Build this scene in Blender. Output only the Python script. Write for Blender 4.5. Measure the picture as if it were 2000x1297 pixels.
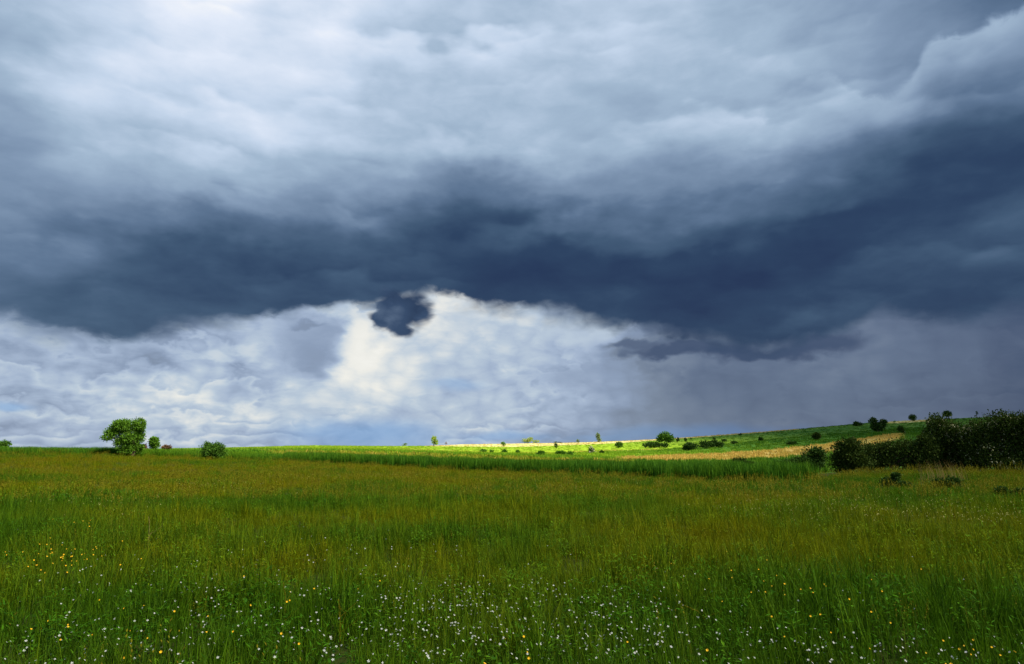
import bpy, bmesh, math, random
import numpy as np
from mathutils import Vector, Matrix, Euler

for o in list(bpy.data.objects):
    bpy.data.objects.remove(o)
random.seed(7)
RNG = np.random.default_rng(11)
SC = bpy.context.scene
COL = SC.collection
R = math.radians

# ------------------------------------------------------------------ camera
EYE = 1.6
FPX = 1333.0                  # focal length in photo pixels (2000 wide)
HORY = 878.0                  # row of the true horizon
PITCH = math.atan((HORY - 648.5) / FPX)
cam_d = bpy.data.cameras.new("camera")
cam = bpy.data.objects.new("camera", cam_d)
COL.objects.link(cam)
cam.location = (0, 0, EYE)
cam.rotation_euler = (math.pi / 2 + PITCH, 0, 0)
cam_d.sensor_width = 36.0
cam_d.lens = 36.0 * FPX / 2000.0
cam_d.clip_end = 30000
SC.camera = cam

# ------------------------------------------------------------------ light
SUN_AZ, SUN_EL = R(118), R(50)        # azimuth clockwise from +Y (the view direction)
sun_d = bpy.data.lights.new("sun", 'SUN')
sun_d.energy = 5.0
sun_d.angle = R(0.53)
sun_d.color = (1.0, 0.94, 0.82)
sun = bpy.data.objects.new("sun", sun_d)
COL.objects.link(sun)
sdir = Vector((math.sin(SUN_AZ) * math.cos(SUN_EL), math.cos(SUN_AZ) * math.cos(SUN_EL), math.sin(SUN_EL)))
sun.rotation_euler = (-sdir).to_track_quat('-Z', 'Y').to_euler()
sun.location = sdir * 200

SC.view_settings.view_transform = 'Standard'
SC.view_settings.look = 'None'
SC.view_settings.gamma = 1.0
SC.view_settings.use_curve_mapping = False
EXPO = 0.85
SC.view_settings.exposure = EXPO
SC.render.engine = 'CYCLES'


# ------------------------------------------------------------------ pixel <-> direction
def ray(px, py):
    x, y, z = px - 1000.0, FPX, -(py - 648.5)
    c, s = math.cos(PITCH), math.sin(PITCH)
    v = Vector((x, y * c - z * s, y * s + z * c))
    return v.normalized()


def azel(px, py):
    v = ray(px, py)
    return math.degrees(math.atan2(v.x, v.y)), math.degrees(math.asin(v.z))


def px_of(az, el):
    a, e = R(az), R(el)
    x, y, z = math.sin(a) * math.cos(e), math.cos(a) * math.cos(e), math.sin(e)
    c, s = math.cos(PITCH), math.sin(PITCH)
    f = y * c + z * s
    u = -y * s + z * c
    return 1000 + FPX * x / f, 648.5 - FPX * u / f


def s2l(c):
    return tuple(((v / 255) / 12.92 if v <= 10 else (((v / 255) + 0.055) / 1.055) ** 2.4) for v in c)


# ------------------------------------------------------------------ node expression helper
class NT:
    def __init__(self, tree):
        self.t = tree
        self.n = tree.nodes
        self.l = tree.links

    def node(self, kind, **kw):
        nd = self.n.new(kind)
        for k, v in kw.items():
            setattr(nd, k, v)
        return nd

    def put(self, sock, val):
        if isinstance(val, X):
            self.l.new(val.s, sock)
        elif hasattr(val, 'is_output'):
            self.l.new(val, sock)
        else:
            sock.default_value = val

    def math(self, op, a, b=None, c=None, clamp=False):
        nd = self.node('ShaderNodeMath', operation=op, use_clamp=clamp)
        self.put(nd.inputs[0], a)
        if b is not None:
            self.put(nd.inputs[1], b)
        if c is not None:
            self.put(nd.inputs[2], c)
        return X(self, nd.outputs[0])

    def smooth(self, a, b, x, lo=0.0, hi=1.0):
        nd = self.node('ShaderNodeMapRange', interpolation_type='SMOOTHSTEP')
        self.put(nd.inputs[0], x)
        for i, v in enumerate((a, b, lo, hi)):
            self.put(nd.inputs[1 + i], v)
        return X(self, nd.outputs[0])

    def curve(self, x, pts, x0, x1, y0, y1):
        """piecewise smooth function through pts"""
        nd = self.node('ShaderNodeFloatCurve')
        t = (x - x0) * (1.0 / (x1 - x0))
        self.put(nd.inputs['Value'], t)
        cm = nd.mapping
        cv = cm.curves[0]
        q = sorted(((p[0] - x0) / (x1 - x0), (p[1] - y0) / (y1 - y0)) for p in pts)
        while len(cv.points) < len(q):
            cv.points.new(0.5, 0.5)
        for p, (a, b) in zip(cv.points, q):
            p.location = (a, b)
            p.handle_type = 'AUTO_CLAMPED'
        cm.extend = 'HORIZONTAL'
        cm.use_clip = False
        cm.update()
        return X(self, nd.outputs[0]) * (y1 - y0) + y0

    def noise(self, vec, scale, detail=5.0, rough=0.55, lac=2.0, dist=0.0, color=False):
        nd = self.node('ShaderNodeTexNoise')
        self.put(nd.inputs['Vector'], vec)
        nd.inputs['Scale'].default_value = scale
        nd.inputs['Detail'].default_value = detail
        nd.inputs['Roughness'].default_value = rough
        nd.inputs['Lacunarity'].default_value = lac
        nd.inputs['Distortion'].default_value = dist
        return nd.outputs['Color'] if color else X(self, nd.outputs['Fac'])

    def voro(self, vec, scale):
        nd = self.node('ShaderNodeTexVoronoi')
        self.put(nd.inputs['Vector'], vec)
        nd.inputs['Scale'].default_value = scale
        return X(self, nd.outputs['Distance'])

    def comb(self, a, b, c):
        nd = self.node('ShaderNodeCombineXYZ')
        for i, v in enumerate((a, b, c)):
            self.put(nd.inputs[i], v)
        return nd.outputs[0]

    def ramp(self, x, stops, interp='LINEAR'):
        nd = self.node('ShaderNodeValToRGB')
        nd.color_ramp.interpolation = interp
        el = nd.color_ramp.elements
        while len(el) < len(stops):
            el.new(0.5)
        for e, (p, c) in zip(el, stops):
            e.position = p
            e.color = (*c, 1)
        self.put(nd.inputs[0], x)
        return nd.outputs['Color']

    def mixc(self, fac, a, b):
        nd = self.node('ShaderNodeMix', data_type='RGBA')
        self.put(nd.inputs[0], fac)
        for i, v in ((6, a), (7, b)):
            if isinstance(v, tuple):
                nd.inputs[i].default_value = (*v, 1)
            else:
                self.put(nd.inputs[i], v)
        return nd.outputs[2]


class X:
    def __init__(self, nt, s):
        self.nt, self.s = nt, s

    def __add__(self, o): return self.nt.math('ADD', self, o)
    __radd__ = __add__
    def __sub__(self, o): return self.nt.math('SUBTRACT', self, o)
    def __rsub__(self, o): return self.nt.math('SUBTRACT', o, self)
    def __mul__(self, o): return self.nt.math('MULTIPLY', self, o)
    __rmul__ = __mul__
    def __truediv__(self, o): return self.nt.math('DIVIDE', self, o)


def mixv(a, b, t):
    return a + (b - a) * t


# ------------------------------------------------------------------ sky (world)
def bilin(xs, ys, tab, x, y):
    x = min(max(x, xs[0]), xs[-1]); y = min(max(y, ys[0]), ys[-1])
    i = max(k for k in range(len(xs) - 1) if xs[k] <= x)
    j = max(k for k in range(len(ys) - 1) if ys[k] <= y)
    u = (x - xs[i]) / (xs[i + 1] - xs[i]); v = (y - ys[j]) / (ys[j + 1] - ys[j])
    return (tab[j][i] * (1 - u) * (1 - v) + tab[j][i + 1] * u * (1 - v)
            + tab[j + 1][i] * (1 - u) * v + tab[j + 1][i + 1] * u * v)


GX = [0, 100, 200, 300, 400, 500, 600, 700, 800, 900, 1000, 1100, 1200, 1300, 1400, 1500, 1600, 1700, 1800, 1900, 2000]
AY = [0, 100, 200, 260, 320, 360, 400, 440, 480, 520, 560, 600, 650, 700]
A_TAB = [
    [172, 212, 212, 222, 240, 216, 226, 218, 216, 204, 196, 200, 212, 206, 192, 182, 176, 172, 166, 160, 156],
    [162, 198, 212, 224, 240, 214, 228, 214, 202, 202, 194, 194, 200, 192, 184, 180, 176, 170, 164, 152, 140],
    [165, 190, 206, 200, 206, 222, 224, 186, 186, 188, 188, 186, 184, 188, 184, 180, 180, 170, 142, 112, 82],
    [146, 172, 198, 202, 204, 210, 204, 192, 196, 200, 198, 194, 190, 192, 182, 172, 158, 128, 90, 74, 72],
    [140, 158, 178, 186, 186, 182, 180, 176, 170, 162, 174, 182, 172, 168, 156, 138, 116, 100, 78, 68, 72],
    [146, 152, 160, 170, 174, 172, 164, 160, 142, 124, 128, 158, 150, 142, 128, 114, 100, 84, 70, 64, 66],
    [150, 146, 138, 142, 148, 142, 142, 146, 116, 96, 98, 114, 116, 114, 104, 92, 76, 66, 58, 70, 76],
    [128, 122, 112, 108, 110, 112, 116, 116, 88, 74, 72, 82, 98, 100, 90, 74, 62, 54, 60, 78, 88],
    [114, 104, 98, 82, 82, 80, 80, 82, 74, 68, 62, 58, 80, 82, 64, 64, 52, 54, 88, 74, 68],
    [100, 92, 88, 76, 68, 72, 74, 74, 72, 66, 58, 56, 58, 56, 54, 52, 50, 60, 84, 70, 62],
    [88, 82, 82, 70, 66, 70, 70, 68, 68, 64, 60, 58, 56, 54, 52, 50, 52, 66, 70, 62, 58],
    [108, 98, 88, 78, 72, 74, 74, 70, 70, 68, 64, 62, 60, 56, 56, 60, 80, 84, 64, 60, 62],
    [124, 108, 92, 88, 84, 80, 78, 76, 74, 72, 72, 72, 70, 64, 58, 60, 72, 70, 66, 66, 72],
    [130, 112, 96, 92, 90, 84, 80, 80, 80, 80, 82, 84, 82, 72, 68, 66, 66, 72, 76, 78, 80]]
BY = [560, 600, 640, 670, 700, 730, 760, 790, 820, 850, 880]
B_TAB = [
    [190, 190, 188, 186, 190, 200, 205, 215, 232, 236, 222, 210, 200, 190, 160, 140, 130, 118, 110, 100, 92],
    [190, 190, 188, 186, 194, 204, 206, 222, 236, 236, 224, 212, 204, 196, 160, 140, 130, 116, 108, 100, 92],
    [196, 194, 186, 184, 192, 206, 200, 220, 232, 226, 212, 200, 206, 180, 140, 130, 130, 124, 110, 102, 94],
    [200, 196, 182, 176, 188, 202, 180, 238, 226, 218, 204, 190, 190, 150, 126, 124, 126, 124, 112, 104, 94],
    [196, 188, 172, 172, 188, 198, 160, 244, 222, 210, 202, 196, 160, 132, 118, 120, 124, 122, 114, 104, 92],
    [192, 190, 198, 204, 196, 186, 188, 240, 226, 204, 206, 186, 156, 132, 114, 114, 118, 118, 110, 102, 92],
    [190, 192, 214, 236, 224, 192, 220, 236, 220, 188, 206, 184, 164, 132, 112, 112, 116, 114, 108, 98, 90],
    [186, 196, 210, 226, 220, 216, 220, 224, 208, 200, 196, 184, 164, 136, 118, 114, 114, 110, 106, 98, 90],
    [190, 194, 200, 208, 212, 210, 210, 204, 196, 202, 200, 182, 158, 134, 122, 118, 114, 110, 108, 100, 92],
    [194, 194, 196, 198, 200, 198, 186, 184, 186, 200, 186, 168, 150, 136, 124, 122, 122, 118, 116, 108, 100],
    [194, 194, 194, 196, 196, 192, 180, 178, 190, 198, 178, 160, 146, 136, 130, 130, 130, 124, 120, 116, 108]]

world = bpy.data.worlds.new("World")
SC.world = world
world.use_nodes = True
wt = world.node_tree
wt.nodes.clear()
W = NT(wt)
geo = W.node('ShaderNodeTexCoord')
dirv = geo.outputs['Generated']
sep = W.node('ShaderNodeSeparateXYZ')
wt.links.new(dirv, sep.inputs[0])
dx, dy, dz = (X(W, sep.outputs[i]) for i in range(3))
DEG = 180 / math.pi
AZ = W.math('ARCTAN2', dx, dy) * DEG
EL = W.math('ARCSINE', dz) * DEG

# coordinates in which clouds are flattened towards the horizon
den = W.math('MAXIMUM', dz, 0.0) + 0.22
deck = W.comb(dx / den, dy / den, 0.0)
flat = W.comb(dx, dy, dz * 2.2)
n_big = W.noise(flat, 5.0, 3, 0.5) - 0.5
n_big2 = W.noise(W.comb(dx + 7.3, dy - 2.1, dz * 2.0), 5.0, 3, 0.5) - 0.5
n_mid = W.noise(flat, 16.0, 3, 0.5, dist=0.4) - 0.5
n_mid2 = W.noise(W.comb(dx - 3.7, dy + 5.2, dz * 1.7), 17.0, 3, 0.5) - 0.5
n_fine = W.noise(W.comb(dx, dy, dz * 1.6), 44.0, 4, 0.55, dist=0.5) - 0.5
n_deck = W.noise(deck, 2.6, 4, 0.52, dist=0.35) - 0.5
n_deck2 = W.noise(deck, 6.5, 5, 0.55, dist=0.3) - 0.5
# relief: the same billows seen a little further up and left, towards the bright part of the sky
bil = W.noise(W.comb(dx + n_big * 0.10, dy, dz * 1.8), 7.5, 5, 0.5) - W.noise(W.comb(dx - 0.02 + n_big * 0.10, dy, dz * 1.8 + 0.045), 7.5, 5, 0.5)

n_str = W.noise(W.comb(dx + n_big * 0.08, dy, dz * 3.0 + n_mid * 0.05), 20.0, 7, 0.6, dist=0.5) - 0.5
# rounded billows
bump1 = 0.45 - W.voro(W.comb(dx + n_mid * 0.05, dy, dz * 1.3 + n_mid2 * 0.04), 13.0)
bump2 = 0.45 - W.voro(W.comb(dx + n_fine * 0.02, dy, dz * 1.2), 34.0)


def layers(q, sharp):
    # overlapping banks: each brightens upwards to a bumpy rim, then the next one starts behind it
    fr_ = W.math('FRACT', q)
    return fr_ * W.smooth(1.0, sharp, fr_) - 0.42


layA = layers(EL * 0.15 + AZ * 0.004 + n_big * 1.5 + n_mid * 0.35 + bump1 * 0.22 + bump2 * 0.06 + 20.0, 0.84)
layA2 = layers(EL * 0.30 - AZ * 0.006 + n_big2 * 1.6 + n_mid2 * 0.7 + bump1 * 0.2 + bump2 * 0.1 + 20.0, 0.80)
layB = layers(W.math('LOGARITHM', W.math('MAXIMUM', EL, 0.0) * 0.6 + 1.0, 2.718) * 2.4 + AZ * 0.012 + n_mid * 2.4 + n_big * 1.5 + bump1 * 0.4 + bump2 * 0.3 + n_fine * 0.9 + 20.0, 0.70)
AZW = AZ + n_big * 7.0 + n_mid * 3.0 + n_fine * 0.4
ELW = EL + n_big2 * 4.4 + n_mid2 * 2.4 + n_fine * 0.4
AZM = 42.0


def field(tab, ys, els, azw, elw):
    azs = [-AZM + 2 * AZM * k / 20 for k in range(21)]
    out = None
    prev = None
    for k, e in enumerate(els):
        row = []
        for a in azs:
            x, y = px_of(a, e)
            row.append((a, bilin(GX, ys, tab, x, y) / 255))
        c = W.curve(azw, row, -AZM, AZM, 0.0, 1.0)
        if out is None:
            out = c
        else:
            t = W.smooth(els[k - 1], e, elw)
            out = mixv(out, c, t)
    return out


fA = field(A_TAB, AY, [7, 8.6, 10.2, 11.8, 13.4, 15.2, 17, 19, 21.5, 25, 29, 34], AZW, ELW)
AZW2 = AZ + n_big * 2.0 + n_mid * 2.8 + n_fine * 1.2 + n_str * 1.2
ELW2 = EL + n_big2 * 1.0 + n_mid2 * 1.6 + n_fine * 0.9 + n_str * 0.7
fB = field(B_TAB, BY, [0.2, 1.4, 2.6, 3.8, 5.1, 6.4, 7.8, 9.2, 11, 13], AZW2, ELW2)

# upper right cumulus: crisp rim in front of a darker veil
rim_px = [(1300, 260), (1400, 245), (1480, 200), (1560, 172), (1620, 150), (1680, 182), (1720, 186), (1765, 168),
          (1795, 128), (1803, 105), (1850, 68), (1880, 72), (1920, 45), (1960, 28), (2000, 12), (2060, -20)]
rim = W.curve(AZ + n_mid * 1.0 + n_fine * 0.7, [azel(*p) for p in rim_px], -AZM, AZM, 0.0, 45.0)
rim_m = W.smooth(-0.35, 0.5, EL + n_mid2 * 1.6 + n_fine * 1.4 - rim) * W.smooth(15.0, 25.0, AZ)
veil = W.curve(AZ, [(azel(x, 100)[0], v / 255) for x, v in
                    ((1200, 190), (1400, 182), (1600, 160), (1700, 148), (1800, 134), (1900, 116), (2000, 98))],
               -AZM, AZM, 0.0, 1.0)
rim_light = W.smooth(3.4, 0.0, rim - EL) * W.smooth(14.0, 26.0, AZ) * W.smooth(43.0, 37.0, AZ)
fA = mixv(fA, W.math('MAXIMUM', fA, 0.68), rim_light * 0.9)
fA = mixv(fA, veil, rim_m * 0.9)

# general cloud deck away from the measured part, all round the sky
off = W.math('MAXIMUM', W.smooth(38.0, 62.0, W.math('ABSOLUTE', AZ)), W.smooth(36.0, 60.0, EL))
gen = 0.62 + n_deck * 0.55 + n_deck2 * 0.12
fA = mixv(fA, gen, off)

# cloud texture on top of the broad tones
fA = fA + (n_deck * 0.20 + n_deck2 * 0.09 + n_str * 0.07 + bil * 0.16 + layA * 0.11 * W.smooth(-0.15, 0.15, n_big2) + layA2 * 0.075 * W.smooth(-0.05, 0.18, n_deck)) * W.smooth(0.16, 0.62, fA, 0.55, 1.0)
fB = fB + (n_mid * 0.14 + n_str * 0.20 + bump2 * 0.12 + layB * 0.17 * W.smooth(-0.10, 0.14, n_big2 + n_mid2 * 0.6)) * W.smooth(0.38, 0.80, fB, 0.25, 1.0) - 0.035

# rain curtains below the bank on the right
rain = W.noise(W.comb(AZ * 0.34 + EL * 0.02, EL * 0.03, 0.0), 1.0, 3, 0.5) - 0.5
fB = fB + rain * 0.07 * W.smooth(16.0, 24.0, AZ) * W.smooth(1.0, 5.0, EL)


def blob(x, y, rx, ry, lum, f, strength, soft=0.35, ragged=1.0, bumpy=0.5):
    a, e = azel(x, y)
    a2 = azel(x + rx, y)[0] - a
    e2 = azel(x, y - ry)[1] - e
    u = (AZ + (n_mid * 2.6 + n_fine * 1.1) * ragged - a) * (1 / a2)
    v = (EL + (n_mid2 * 2.6 + n_fine * 0.9) * ragged - e) * (1 / e2)
    r2 = W.math('SQRT', u * u + v * v) - bump2 * bumpy
    m = W.smooth(1.0 + soft, 1.0 - soft, r2) * strength
    return mixv(f, lum, m)


fB = blob(630, 655, 85, 40, 0.60, fB, 0.75, 0.5)
fB = blob(622, 700, 46, 30, 0.57, fB, 0.75, 0.6)
fB = blob(700, 655, 26, 30, 0.99, fB, 0.7, 0.6)
fB = blob(690, 705, 40, 45, 0.97, fB, 0.7, 0.7)
fB = blob(470, 683, 34, 11, 0.85, fB, 0.6, 0.6, 1.0)
fB = blob(428, 699, 26, 10, 0.85, fB, 0.6, 0.6, 1.0)
fB = blob(1150, 650, 80, 28, 0.79, fB, 0.7, 0.5)
fB = blob(1130, 735, 120, 20, 0.60, fB, 0.55, 0.7)
fB = blob(905, 620, 30, 25, 0.74, fB, 0.6, 0.6)
for x_, y_, rx_, ry_, l_ in ((1330, 672, 150, 34, 0.50), (1340, 684, 130, 13, 0.29), (1480, 690, 130, 13, 0.27), (1610, 672, 80, 20, 0.29), (1240, 672, 60, 9, 0.36)):
    fB = blob(x_, y_, rx_, ry_, l_, fB, 0.9, 0.5, 0.8)
fB = blob(600, 633, 34, 7, 0.50, fB, 0.6, 0.7, 1.2)

# bottom edge of the dark bank
edge_px = [(-150, 625), (0, 632), (60, 645), (130, 650), (230, 664), (300, 655), (400, 636), (480, 628), (560, 618),
           (640, 602), (720, 592), (780, 583), (815, 578), (850, 573), (900, 584), (960, 597), (1050, 609), (1120, 624),
           (1180, 636), (1240, 648), (1320, 664), (1400, 676), (1500, 678), (1600, 662), (1680, 642),
           (1735, 606), (1775, 618), (1850, 628), (1950, 616), (2000, 602), (2150, 590)]
edge = W.curve(AZ + n_mid * 1.4 + n_fine * 0.9, [azel(*p) for p in edge_px], -AZM, AZM, 0.0, 20.0)
edge = mixv(edge, 8.0, W.smooth(40.0, 60.0, W.math('ABSOLUTE', AZ)))
fz = W.smooth(-0.14, 0.14, n_big + n_mid2 * 0.3, 0.35, 1.5)
hgt = EL + n_mid2 * 1.5 + n_fine * 0.8 + bump1 * 0.6 + bump2 * 0.4 - edge
m_bank = W.smooth(fz * -1.0, fz, hgt)
# torn paler fringe hanging under the bank
fr = W.smooth(-2.2, 0.2, hgt + n_mid * 3.5 + bump2 * 1.5) * W.smooth(-0.02, 0.22, n_big2 + n_mid * 0.5)
fB = mixv(fB, W.math('MINIMUM', fB, 0.56), fr * 0.3)
col_A = W.ramp(fA, [(0.0, s2l((14, 24, 48))), (0.18, s2l((25, 43, 78))), (0.25, s2l((37, 59, 90))),
                    (0.33, s2l((60, 84, 112))), (0.45, s2l((92, 115, 144))), (0.60, s2l((132, 154, 181))),
                    (0.72, s2l((164, 186, 209))), (0.82, s2l((198, 215, 236))), (0.92, s2l((228, 237, 252))),
                    (1.0, s2l((252, 253, 255)))])
col_B = W.ramp(fB, [(0.0, s2l((24, 34, 60))), (0.26, s2l((42, 62, 96))), (0.34, s2l((74, 88, 116))), (0.42, s2l((95, 110, 136))),
                    (0.50, s2l((116, 130, 152))), (0.60, s2l((138, 155, 182))), (0.70, s2l((164, 181, 206))),
                    (0.78, s2l((186, 201, 217))), (0.86, s2l((216, 222, 225))), (0.93, s2l((239, 238, 231))),
                    (1.0, s2l((254, 252, 246)))])
sky_c = W.mixc(m_bank, col_B, col_A)


def patch(x, y, rx, ry):
    a, e = azel(x, y)
    a2 = azel(x + rx, y)[0] - a
    e2 = azel(x, y - ry)[1] - e
    u = (AZ + n_mid * 3.0 - a) * (1 / a2)
    v = (EL + n_mid2 * 1.2 - e) * (1 / e2)
    return W.smooth(1.3, 0.2, W.math('SQRT', u * u + v * v))


# gaps near the horizon where clearer blue air shows between the clouds
gap = patch(715, 848, 190, 36) * 0.62
for p, s in (((985, 852, 110, 14), 0.5), ((1370, 850, 260, 24), 0.5), ((15, 790, 55, 9), 0.6), ((890, 752, 70, 14), 0.35),
             ((1200, 858, 120, 12), 0.4)):
    gap = W.math('MAXIMUM', gap, patch(*p) * s)
blue = W.mixc(W.smooth(4.0, 22.0, AZ), s2l((122, 168, 218)), s2l((76, 118, 174)))
sky_c = W.mixc(gap, sky_c, blue)

# the lone dark cloud hanging below the bank
lone = W.math('MULTIPLY', 0.0, 0.0)
for x, y, rx, ry in ((800, 606, 40, 42), (766, 586, 26, 26), (750, 626, 30, 20), (788, 638, 34, 20), (775, 612, 34, 34)):
    lone = W.math('MAXIMUM', lone, blob(x, y, rx, ry, 1.0, W.math('MULTIPLY', 0.0, 0.0), 1.0, 0.34, 0.8, 0.6))
lone_c = W.ramp(0.25 + n_mid * 0.22 + n_fine * 0.22 + bump2 * 0.22, [(0.1, s2l((32, 50, 80))), (0.25, s2l((46, 66, 97))), (0.4, s2l((86, 104, 130)))])
sky_c = W.mixc(lone, sky_c, lone_c)

nish = W.node('ShaderNodeTexSky', sky_type='NISHITA')
nish.sun_disc = False
nish.sun_elevation = SUN_EL
nish.sun_rotation = SUN_AZ
bg0 = W.node('ShaderNodeBackground')
wt.links.new(nish.outputs[0], bg0.inputs[0])
bg0.inputs[1].default_value = 0.08
bg1 = W.node('ShaderNodeBackground')
wt.links.new(sky_c, bg1.inputs[0])
bg1.inputs[1].default_value = 1.0 / 2 ** EXPO      # cloud tones above are as photographed
mx = W.node('ShaderNodeMixShader')
mx.inputs[0].default_value = 0.96          # almost closed cloud cover over the clear sky
wt.links.new(bg0.outputs[0], mx.inputs[1])
wt.links.new(bg1.outputs[0], mx.inputs[2])
wo = W.node('ShaderNodeOutputWorld')
wt.links.new(mx.outputs[0], wo.inputs[0])
world.cycles.sampling_method = 'MANUAL'
world.cycles.sample_map_resolution = 512
#SKYEND

# ------------------------------------------------------------------ helpers for things
def link(o, parent=None):
    COL.objects.link(o)
    if parent is not None:
        o.parent = parent
    return o


def tag(o, label=None, cat=None, group=None, kind=None):
    for k, v in (("label", label), ("category", cat), ("group", group), ("kind", kind)):
        if v is not None:
            o[k] = v
    return o


def mesh_obj(name, verts, faces, mats, parent=None, fmat=None, smooth=False):
    me = bpy.data.meshes.new(name)
    me.from_pydata(verts, [], faces)
    for m in mats:
        me.materials.append(m)
    if fmat is not None:
        me.polygons.foreach_set("material_index", fmat)
    if smooth:
        me.polygons.foreach_set("use_smooth", [True] * len(me.polygons))
    me.update()
    return link(bpy.data.objects.new(name, me), parent)


def empty(name, loc):
    e = bpy.data.objects.new(name, None)
    e.location = loc
    e.empty_display_size = 0.3
    return link(e)


# value noise for placing plants and colour patches
_PERM = np.random.default_rng(3).random((256, 256))


def vnoise(x, y, s):
    x = np.asarray(x) / s; y = np.asarray(y) / s
    xi = np.floor(x).astype(int); yi = np.floor(y).astype(int)
    u = x - xi; v = y - yi
    u = u * u * (3 - 2 * u); v = v * v * (3 - 2 * v)
    g = lambda a, b: _PERM[a % 256, b % 256]
    return (g(xi, yi) * (1 - u) + g(xi + 1, yi) * u) * (1 - v) + (g(xi, yi + 1) * (1 - u) + g(xi + 1, yi + 1) * u) * v


# ------------------------------------------------------------------ materials
def new_mat(name):
    m = bpy.data.materials.new(name)
    m.use_nodes = True
    m.node_tree.nodes.clear()
    return m, NT(m.node_tree)


def leaf_mat(name, base, alt, trans=0.3, rough=0.65, tint_cols=None, spec=0.06):
    """leaf or blade: colour varies from piece to piece; tint_cols follow the plant's own 'tint' value"""
    m, T = new_mat(name)
    g = T.node('ShaderNodeNewGeometry')
    c = T.mixc(X(T, g.outputs['Random Per Island']), base, alt)
    if tint_cols:
        at = T.node('ShaderNodeAttribute', attribute_type='INSTANCER', attribute_name='tint')
        tc = T.ramp(X(T, at.outputs['Fac']), tint_cols)
        mu = T.node('ShaderNodeMix', data_type='RGBA', blend_type='MULTIPLY')
        mu.inputs[0].default_value = 1.0
        T.l.new(c, mu.inputs[6]); T.l.new(tc, mu.inputs[7])
        c = mu.outputs[2]
    d = T.node('ShaderNodeBsdfPrincipled')
    T.put(d.inputs['Base Color'], c)
    d.inputs['Roughness'].default_value = rough
    d.inputs['Specular IOR Level'].default_value = spec
    tr = T.node('ShaderNodeBsdfTranslucent')
    T.put(tr.inputs['Color'], c)
    mxs = T.node('ShaderNodeMixShader')
    mxs.inputs[0].default_value = trans
    T.l.new(d.outputs[0], mxs.inputs[1]); T.l.new(tr.outputs[0], mxs.inputs[2])
    o = T.node('ShaderNodeOutputMaterial')
    T.l.new(mxs.outputs[0], o.inputs[0])
    return m


def plain_mat(name, c1, c2, scale=3.0, rough=0.9, bump=0.0, bscale=None, stretch=(1, 1, 1)):
    m, T = new_mat(name)
    tc = T.node('ShaderNodeTexCoord')
    mp = T.node('ShaderNodeMapping')
    mp.inputs['Scale'].default_value = stretch
    T.l.new(tc.outputs['Object'], mp.inputs[0])
    n = T.noise(mp.outputs[0], scale, 6, 0.6)
    n2 = T.noise(mp.outputs[0], scale * 7.3, 4, 0.6)
    f = T.smooth(0.32, 0.68, n * 0.6 + n2 * 0.4)
    d = T.node('ShaderNodeBsdfPrincipled')
    T.put(d.inputs['Base Color'], T.mixc(f, c1, c2))
    d.inputs['Roughness'].default_value = rough
    d.inputs['Specular IOR Level'].default_value = 0.1
    if bump:
        b = T.node('ShaderNodeBump')
        b.inputs['Strength'].default_value = bump
        b.inputs['Distance'].default_value = 0.3
        T.put(b.inputs['Height'], T.noise(mp.outputs[0], bscale or scale * 5, 4, 0.6))
        T.l.new(b.outputs[0], d.inputs['Normal'])
    o = T.node('ShaderNodeOutputMaterial')
    T.l.new(d.outputs[0], o.inputs[0])
    return m


M = {}
M['meadow'] = plain_mat('meadow_ground', (0.018, 0.032, 0.003), (0.045, 0.050, 0.006), 0.35, bump=0.6, bscale=3)
M['crop_soil'] = plain_mat('crop_ground', (0.03, 0.08, 0.01), (0.05, 0.11, 0.012), 0.5, bump=0.5)
M['stubble'] = plain_mat('reddish_stubble', (0.26, 0.13, 0.035), (0.17, 0.17, 0.03), 0.25, bump=0.6, bscale=2)
M['row_green'] = plain_mat('row_green', (0.10, 0.22, 0.02), (0.17, 0.30, 0.03), 0.2, bump=0.9, bscale=1.2)
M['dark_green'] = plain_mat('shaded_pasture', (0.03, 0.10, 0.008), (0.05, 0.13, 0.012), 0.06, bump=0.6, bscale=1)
M['hay'] = plain_mat('dry_hay', (0.46, 0.33, 0.10), (0.36, 0.29, 0.075), 0.09, bump=0.8, bscale=1.1)


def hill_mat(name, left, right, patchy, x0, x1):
    """yellow-green growth to greener pasture eastwards, its dark colour also standing in for cloud shade"""
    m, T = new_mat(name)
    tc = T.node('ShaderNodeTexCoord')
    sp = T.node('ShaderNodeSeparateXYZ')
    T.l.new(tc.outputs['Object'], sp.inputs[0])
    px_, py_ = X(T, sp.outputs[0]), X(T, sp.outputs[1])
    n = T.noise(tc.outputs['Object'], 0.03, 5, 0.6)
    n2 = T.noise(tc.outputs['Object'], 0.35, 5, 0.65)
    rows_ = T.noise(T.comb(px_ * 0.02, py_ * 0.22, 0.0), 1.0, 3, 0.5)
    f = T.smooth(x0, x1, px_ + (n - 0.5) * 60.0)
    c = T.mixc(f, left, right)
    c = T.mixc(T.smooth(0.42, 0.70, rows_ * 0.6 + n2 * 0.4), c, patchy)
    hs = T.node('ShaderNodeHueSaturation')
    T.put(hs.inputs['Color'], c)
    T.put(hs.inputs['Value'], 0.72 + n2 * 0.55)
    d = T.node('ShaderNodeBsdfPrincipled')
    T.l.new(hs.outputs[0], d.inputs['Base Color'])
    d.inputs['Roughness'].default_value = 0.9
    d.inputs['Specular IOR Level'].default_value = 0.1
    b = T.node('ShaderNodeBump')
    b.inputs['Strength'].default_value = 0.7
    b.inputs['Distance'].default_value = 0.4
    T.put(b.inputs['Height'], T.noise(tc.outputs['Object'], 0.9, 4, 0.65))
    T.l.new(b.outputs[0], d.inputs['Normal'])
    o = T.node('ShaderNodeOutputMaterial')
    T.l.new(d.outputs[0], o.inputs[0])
    return m


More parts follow.
